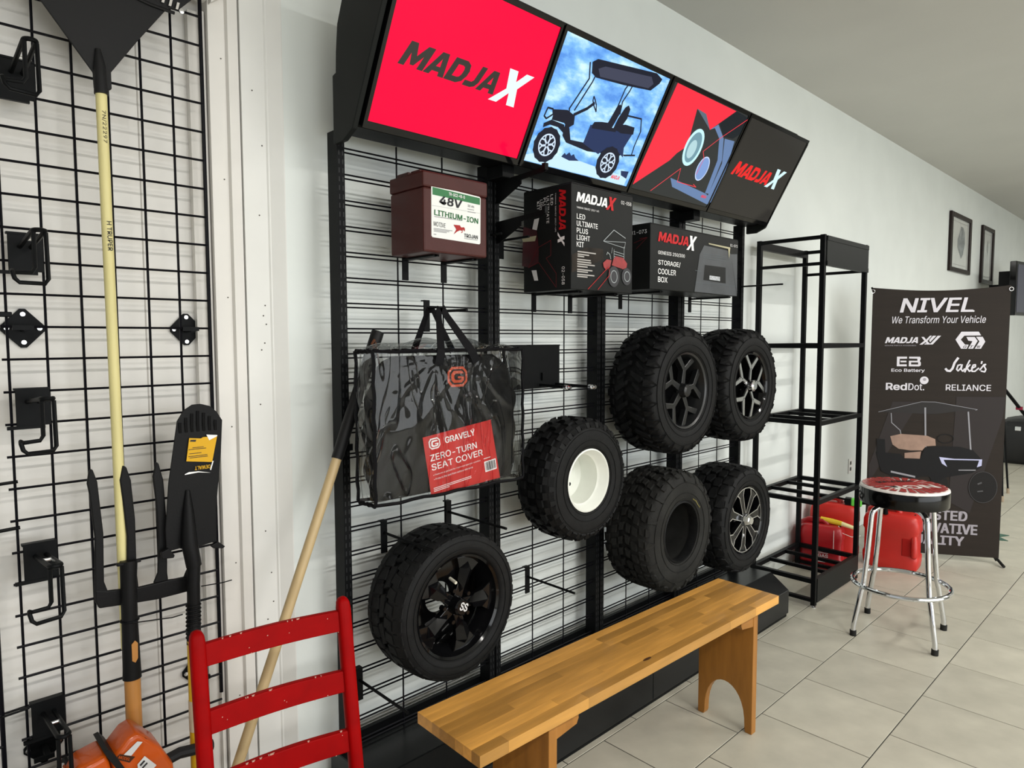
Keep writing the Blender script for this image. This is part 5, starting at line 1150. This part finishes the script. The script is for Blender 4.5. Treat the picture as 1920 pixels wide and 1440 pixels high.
for i in range(20):
    a = -0.52+i*.055; 
    x, z = -.58+.60*math.sin(a), 2.07+.56*math.cos(a)
    b.tube([(-.58+.42*math.sin(a), .052, 2.07+.42*math.cos(a)), (x, .048, z), (x+.03*math.sin(a), .02, z+.03*math.cos(a))], .003, 5)
obj('tine', b, gry, t); b = M()
for i in range(9):
    x = -.545+i*.0165; z = 2.350+.010*(4-i)*.3; b.add([(x, .0475, z), (x+.006, .0475, z), (x+.0105, .0475, z+.018), (x+.0045, .0475, z+.018)], [(0, 1, 2, 3)])
obj('slot', b, flat('slot_light', (.55, .53, .5), .7), t)
obj('screw', M().lathe([(.046, .001), (.0465, .006), (.05, .0065)], 14, (-.3985, 0, 2.337)), silver, t)
hn = mat('pale_yellow_wood', (.66, .59, .27), .48, noise=.09, nscale=9, bump=.15, bscale=60, nstretch=(3, 3, .5))
hd = obj('handle', M().tube([(-.5875, .050, 2.11), (-.5865, .050, 1.78), (-.584, .052, 1.42), (-.581, .058, 1.0), (-.580, .060, .72)], .0122, 14), hn, t, smooth=True)
fh = FRM((0, .0372, 0), X, Z)
text('lettering', '7N/22297', dk, fh, -.591, 2.045, .075, .009, 1, hd, rot=-PI/2+.01)
text('lettering', 'H TRUPER', dk, fh, -.590, 1.785, .070, .010, 1, hd, rot=-PI/2+.01, bold=.015)
# ================================================================ garden fork
t = thing('garden_fork', 'black four-tined garden fork, tines up, with an orange-brown wooden shaft', 'fork', (-.57, .03, .3))
for k in ('fk_t1', 'fk_t2', 'fk_t3', 'fk_t4'): obj('tine', M().prism(TR[k], (0, .040, 0), X, Z, .009), matt, t, bevel=.003)
obj('cross_bar', M().prism(TR['fk_bar'], (0, .039, 0), X, Z, .011), matt, t, bevel=.003)
nk = TR['fk_neck']; 
b = M().tube([(-.573, .036, .950), (-.576, .032, .90), (-.578, .028, .80), (-.5785, .024, .68), (-.579, .023, .655)], [.020, .0185, .0185, .0205, .0215], 16)
ne = obj('socket', b, matt, t, smooth=50)
obj('socket_step', M().box(-.602, -.548, .022, .036, .944, .951), matt, t, bevel=.002)
wd = mat('orange_brown_wood', (.44, .195, .045), .38, noise=.15, nscale=6, bump=.1, bscale=40, nstretch=(3, 3, .4), coat=.2)
obj('shaft', M().tube([(-.5785, .024, .68), (-.579, .020, .50), (-.580, .012, .30), (-.581, .008, .16)], .0185, 16), wd, t, smooth=True)
obj('socket_window', M().prism([(-.582, .748), (-.574, .756), (-.568, .748), (-.569, .710), (-.575, .700), (-.582, .706)], (0, .0025, 0), X, Z, .002), wd, t)
obj('cable_tie', M().tube([(-.577, .008, .800), (-.53, .004, .795), (-.488, .0, .790), (-.462, .0, .791)], .0015, 6).tube([(-.578+.0200*math.cos(a), .028+.0200*math.sin(a), .802) for a in [2*PI*i/20 for i in range(20)]], .0022, 6, closed=True), blk, t, smooth=True)
# ================================================================ shovel
t = thing('trenching_shovel', 'narrow black shovel, blade up, with a torn yellow sticker', 'shovel', (-.42, .05, .2)); SHT = t
def shz(f): return 0
hd_ = TR['sh_head']
obj('blade', M().prism(hd_, (0, .050, 0), X, Z, .004), matt, t, bevel=.002)
b = M()
for i in range(7):
    x = -.436+i*.0148; b.tube([(x, .0485, 1.306-.006*abs(i-3)**1.4), (x-.001, .0478, 1.272), (x, .0495, 1.252)], .0036, 6)
obj('serration', b, matt, t, smooth=True)
obj('blade_ridge', M().tube([(-.423, .050, 1.10), (-.425, .044, 1.04), (-.427, .038, .965), (-.418, .036, .90)], [.006, .014, .020, .019], 14), matt, t, smooth=60)
for k in ('sh_step1', 'sh_step2'): obj('foot_step', M().prism(TR[k], (0, .040, 0), X, Z, .012), matt, t, bevel=.002)
fs_ = FRM((0, .0494, 0), X, Z)
yo = flat('sticker_yellow', (.66, .37, .02), .5)
st_ = obj('sticker', M().prism(TR['sh_yellow'], (0, .0452, 0), X, Z, .0006), yo, t); fs_ = FRM((0, .0451, 0), X, Z)
for p_ in [TR['sh_white'][:4]+[(TR['sh_white'][3][0], TR['sh_white'][3][1]-.0), (TR['sh_white'][2][0], TR['sh_white'][2][1]-.003), (TR['sh_white'][0][0], TR['sh_white'][0][1]-.002)], [TR['sh_white'][6], (TR['sh_white'][6][0], TR['sh_white'][6][1]+.003), TR['sh_white'][7], (TR['sh_white'][8][0]+.018, TR['sh_white'][8][1]+.006)], stroke([TR['sh_white'][4], TR['sh_white'][5], TR['sh_white'][6]], .003)[0]]: decal('sticker_edge', [p_], wt, fs_, 1, st_)
text('lettering', 'DEWALT', yo, fs_, TR['sh_logo'][1][0], TR['sh_logo'][1][1]+.010, .039, .0095, 2, st_, rot=PI, bold=.02)
yx, yz = TR['sh_yellow'][5]
decal('fine_print', bars([(yx+.008, yz+.007, .046), (yx+.005, yz+.011, .048), (yx+.008, yz+.018, .03), (yx+.006, yz+.029, .044), (yx+.016, yz+.033, .028)], .0014)+[[(yx+.010, yz+.051), (yx+.024, yz+.049), (yx+.026, yz+.054), (yx+.012, yz+.055)]], dk, fs_, 2, st_)
obj('socket', M().tube([(-.418, .036, .92), (-.4215, .034, .85), (-.4245, .030, .76), (-.428, .024, .72), (-.4295, .020, .70)], [.017, .016, .0165, .0175, .0180], 14), matt, t, smooth=50)
b = M()
for i in range(9): b.tube([(-.4255-i*.0003+.0175*math.cos(a), .0275+.0175*math.sin(a), .800-i*.0105) for a in [2*PI*k/16 for k in range(16)]], .0018, 5, closed=True)
obj('grip_rib', b, matt, t)
ye = mat('yellow_fibreglass', (.70, .44, .02), .35, noise=.05)
sh_ = obj('shaft', M().tube([(-.4295, .020, .71), (-.434, .008, .50), (-.437, .0, .28), (-.438, -.004, .12)], .0172, 14), ye, t, smooth=True)
obj('shaft_band', M().tube([(-.4335, .010, .555), (-.4345, .0065, .475)], .0178, 14), flat('label_cream', (.62, .55, .40), .5), sh_, smooth=True)
obj('cable_tie', M().tube([(-.41, .012, .850), (-.36, .0, .850), (-.335, .0, .851)], .0015, 6), blk, t, smooth=True)
SHT.location += Vector((-.009, -.026, .008))
# ================================================================ leaning pole with tag
t = thing('leaning_pole', 'light wooden pole with a long black sleeve leaning on the gondola upright', 'pole', (-.52, -.127, 0))
pA, pB = Vector((.118, -.033, 1.522)), Vector((-.535, -.122, .012)); mid = pA.lerp(pB, .245)
obj('shaft', M().tube([tuple(mid), tuple(pB)], .0142, 16), mat('light_pole_wood', (.50, .37, .19), .42, noise=.1, nscale=7, bump=.1, bscale=50, nstretch=(4, 4, .6)), t, smooth=True)
obj('sleeve', M().tube([tuple(pA), tuple(pA.lerp(pB, .16)), tuple(mid)], [.0195, .0185, .0165], 16), gry, t, smooth=50)
tg = thing('paper_tag', 'small tan paper tag on a brown cord tied to the top of the leaning pole', 'tag', (.11, -.03, 1.39))
obj('cord', M().tube([(.094, -.057, 1.492), (.098, -.058, 1.47), (.106, -.055, 1.43), (.112, -.052, 1.40)], .0022, 6).tube([(.094, -.054, 1.500), (.086, -.050, 1.487), (.091, -.052, 1.475), (.098, -.056, 1.480)], .004, 6), flat('cord_brown', (.13, .05, .025), .6), tg, smooth=True)
obj('tag_paper', M().prism([(.110, 1.398), (.122, 1.404), (.140, 1.397), (.140, 1.300), (.100, 1.300), (.100, 1.345)], (-.003, -.045, 0), X, Z, .001), mat('kraft_paper', (.42, .34, .17), .7, noise=.2, nscale=40), tg)
# ================================================================ orange tool and black tools at the floor edge
ora = mat('orange_plastic', (.50, .075, .003), .33, spec=.3, noise=.08, nscale=9, bump=.2, bscale=200, coat=.3)
t = thing('power_tool', 'orange plastic machine housing with a black band and stickers below the garden fork', 'power tool', (-.60, -.16, 0))
def hous(pts, ys):
    cx0 = sum(p[0] for p in pts)/len(pts); cz0 = sum(p[1] for p in pts)/len(pts)
    return M().loft([[(cx0+(x-cx0)*q_, y, cz0+(z-cz0)*q_) for x, z in pts] for y, q_ in ys])
YS = ((-.100, .90), (-.094, .97), (-.075, 1.0), (-.02, 1.0), (.0, .9))
mainp = [(-.660, .532), (-.6228, .5705), (-.6034, .5766), (-.590, .565), (-.5763, .5478), (-.5529, .5203), (-.5243, .462), (-.520, .40), (-.535, .33), (-.60, .30), (-.645, .34), (-.640, .42)]
hs = obj('housing', hous(mainp, YS), ora, t, bevel=.006, smooth=40)
leftp = [(-.735, .515), (-.7175, .5416), (-.6687, .5515), (-.662, .535), (-.645, .42), (-.65, .34), (-.70, .32), (-.74, .36)]
obj('end_cover', hous(leftp, [(y-.002, q_) for y, q_ in YS]), ora, t, bevel=.006, smooth=40)
obj('band', M().prism([(-.674, .560), (-.664, .562), (-.652, .545), (-.631, .500), (-.628, .36), (-.638, .36), (-.642, .495), (-.660, .53)], (0, -.104, 0), X, Z, .1), flat('band_black', (.01, .01, .01), .5), t)
fo = FRM((0, -.1025, 0), X, Z); wh = flat('sticker_white', (.62, .62, .62), .5)
decal('sticker', [[(-.634, .536), (-.604, .556), (-.593, .550), (-.618, .527)]], wh, fo, 1, hs); decal('sticker', [[(-.652, .534), (-.641, .541), (-.610, .521), (-.622, .512)]], flat('sticker_dark', (.05, .02, .01), .5), fo, 1, hs)
text('lettering', 'MODEL', ora, fo, -.6455, .5335, .028, .006, 3, hs, rot=-.62, bold=.02)
decal('sticker', [[(-.606, .500), (-.590, .514), (-.565, .480), (-.585, .465), (-.604, .470)]], wh, fo, 1, hs); decal('fine_print', [[(-.602, .497), (-.592, .505), (-.589, .501), (-.599, .493)], [(-.597, .489), (-.586, .497), (-.584, .493), (-.595, .485)]], dk, fo, 2, hs)
obj('machine_base', M().box(-.72, -.53, -.09, .0, 0, .34), matt, t, bevel=.01)
obj('handle', M().tube([(-.545, -.06, .455), (-.50, -.06, .462), (-.46, -.06, .455), (-.42, -.06, .45)], .014, 10), gry, t, smooth=True)
t = thing('tool_head', 'black angular tool head beside the lowest hook at the bottom left', 'tool', (-.74, .03, 0))
obj('body', M().prism([(-.785, .44), (-.755, .475), (-.735, .505), (-.722, .515), (-.712, .49), (-.700, .46), (-.66, .42), (-.66, .0), (-.785, .0)], (0, -.02, 0), X, Z, .06), gry, t, bevel=.008)
obj('pin', M().tube([(-.735, -.02, .50), (-.742, -.025, .525)], .005, 8), silver, t, smooth=True)
t = thing('tool_head', 'dark grey block-shaped tool head cut by the lower left corner', 'tool', (-.83, .0, 0))
obj('body', M().prism([(-.95, .50), (-.85, .485), (-.815, .462), (-.805, .43), (-.80, .0), (-.95, .0)], (0, -.02, 0), X, Z, .07), gry, t, bevel=.008)
# ================================================================ far wall: pictures, outlet, television and oddments
fbr = mat('dark_frame_wood', (.014, .007, .006), .35, spec=.25)
glass_p = mat('picture_print', (.72, .74, .72), .05, noise=.06, nscale=5, coat=1)
for x0, x1, z0, z1, lb in ((6.865, 7.66, 2.175, 2.768, 'dark wood framed picture of a grey bird shape, nearer of two on the far wall'), (8.17, 8.73, 2.125, 2.775, 'narrow-looking dark framed picture, farther one above the banner')):
    t = thing('framed_picture', lb, 'picture', (x0, WY, z0), 0, None); w_, h_ = x1-x0, z1-z0; yb_ = -.028
    for nm, (a, b_, c_, d_) in (('frame_side', (0, .06, 0, h_)), ('frame_side', (w_-.06, w_, 0, h_)), ('frame_rail', (.06, w_-.06, 0, .045)), ('frame_rail', (.06, w_-.06, h_-.045, h_))):
        obj(nm, M().box(a, b_, yb_, 0, c_, d_), fbr, t, world=False, bevel=.006)
    obj('print', M().box(.055, w_-.055, -.012, -.006, .04, h_-.04), glass_p, t, world=False)
    fp = FRM((0, -.0125, 0), X, Z)
    decal('mount_edge', bars([(.09, .078, w_-.18), (.09, h_-.082, w_-.18)], .004), flat('mount_grey', (.3, .3, .3), .6), fp, 1, t, world=False)
    if w_ > .7: decal('picture_bird', [[(.42, .48), (.50, .475), (.56, .43), (.58, .32), (.52, .20), (.45, .15), (.30, .26), (.30, .34), (.36, .40)]], mat('bird_grey', (.24, .26, .27), .1, noise=.3, nscale=14), fp, 1, t, world=False)
    else: decal('picture_tree', [[(.25, .40), (.29, .50), (.33, .40), (.30, .36), (.29, .30), (.28, .36)]], flat('print_tree_grey', (.36, .38, .37), .3), fp, 1, t, world=False)
t = thing('wall_outlet', 'white wall outlet with two dark sockets between rack and banner', 'outlet', (4.41, WY, .52))
obj('cover_plate', M().box(-.035, .035, -.006, 0, -.058, .058), flat('outlet_white', (.80, .80, .78), .35), t, world=False, bevel=.002)
obj('socket', M().box(-.012, .012, -.008, -.004, .010, .036), flat('socket_dark', (.05, .05, .05), .4), t, world=False); obj('socket', M().box(-.012, .012, -.008, -.004, -.036, -.010), flat('socket_dark', (.05, .05, .05), .4), t, world=False)
t = thing('television', 'black wall television at the right edge beyond the banner', 'television', (7.90, -.28, 1.74), math.radians(-8))
obj('housing', M().box(0, 1.15, -.02, .045, 0, .58), gloss, t, world=False, bevel=.008)
obj('back_box', M().box(.05, .6, .045, .16, .10, .48), matt, t, world=False); obj('wall_mount', M().box(.2, .35, .16, .30, .15, .35), blk, t, world=False)
obj('screen', M().box(.035, 1.115, -.023, -.019, .035, .545), mat('tv_dim_mauve', (.01, .01, .01), .2, noise=0, emit=(.03, .03, .045), es=1, spec=.3), t, world=False)
t = thing('power_adapter', 'small black power adapter with loose cables under the television', 'adapter', (7.93, WY-.02, 1.55))
obj('adapter_body', M().box(-.04, .04, -.07, .0, -.07, .05), matt, t, world=False, bevel=.006)
obj('cable', M().tube([(0, -.03, .05), (-.15, -.05, .10), (-.05, -.08, .14), (.2, -.10, .18)], .006, 6).tube([(0, -.03, -.07), (.05, -.04, -.16), (.16, -.05, -.05), (.3, -.04, .02), (.7, -.04, .05)], .006, 6).tube([(-.04, -.03, 0), (-.2, -.03, .03), (-.25, -.03, .0), (-.1, -.04, -.08)], .005, 6), blk, t, world=False, smooth=True)
t = thing('pull_cord', 'thin dark cord with a small black weight hanging on the far wall', 'cord', (8.05, WY-.03, .9))
obj('string', M().tube([(0, 0, .03), (0, 0, .6)], .0025, 5), blk, t, world=False); obj('weight', M().lathe([(-.03, .018), (.02, .004)], 10, axis='z'), blk, t, world=False)
t = thing('equipment_bag', 'bulky black bag on the floor by the far wall at the right edge', 'bag', (9.2, -.28, 0))
secs = []
for z, s in ((0, .92), (.05, 1), (.30, 1.0), (.42, .93), (.50, .8), (.53, .5)):
    secs.append([(x+.02*math.sin(z*22+k), y+.015*math.sin(z*17+k*2), z) for k, (x, y) in enumerate(rrect(0, 0, .42*s, .30*s, 28, 4))])
obj('bag_body', M().loft(secs), mat('black_nylon', (.008, .008, .009), .55, bump=.5, bscale=20), t, world=False, smooth=60)
obj('handle', M().tube([(-.15, -.2, .45), (-.05, -.22, .56), (.1, -.22, .56), (.18, -.2, .45)], .014, 8), blk, t, world=False, smooth=True)
obj('buckle', M().box(-.40, -.36, -.12, -.02, .34, .40).box(-.41, -.37, .02, .08, .40, .45), silver, t, world=False, bevel=.006)
t = thing('tripod', 'black tripod behind the banner, one leg reaching out at its right edge', 'tripod', (6.75, -.42, 0))
apx = Vector((0, 0, 1.05)); obj('head', M().lathe([(1.02, .03), (1.10, .03), (1.14, .015)], 12, axis='z'), blk, t, world=False)
for fx, fy in ((.146, -.064), (-.35, .25), (-.3, -.1)): 
    lg = obj('leg', M().tube([tuple(apx), (fx, fy, .015)], [.014, .008], 8), blk, t, world=False, smooth=True); obj('leg_foot', M().tube([(fx, fy, 0), (fx*.97, fy*.97, .05)], .013, 8), flat('foot_tan', (.35, .28, .2), .5), lg, world=False)
t = thing('light_stand', 'black slanted stand leg with a red knob near the black bag', 'stand', (8.25, -.30, 0))
obj('leg', M().tube([(-.35, .1, 1.0), (.25, -.16, .45), (.32, -.19, .015)], .018, 8), blk, t, world=False, smooth=True); obj('knob', M().lathe([(-.03, .02), (.03, .02)], 10, (-.05, -.03, .72)), flat('knob_red', (.25, .02, .05), .4), t, world=False)
obj('clamp', M().lathe([(-.03, .03), (.03, .03)], 12, (.24, -.17, .46)), silver, t, world=False)
t = thing('floor_decal', 'dark green leaf-shaped cut-out lying on the tiles right of the banner foot', 'mat', (5.06, -.62, 0))
lf = []
for i in range(18):
    a = 2*PI*i/18; r = .20 if i % 2 else .13; lf.append((r*1.3*math.cos(a), r*math.sin(a)))
obj('leaf_sheet', M().prism(lf, (0, 0, .004), X, Y_, .004), mat('leaf_green', (.035, .10, .07), .7, noise=.2, nscale=30), t, world=False)
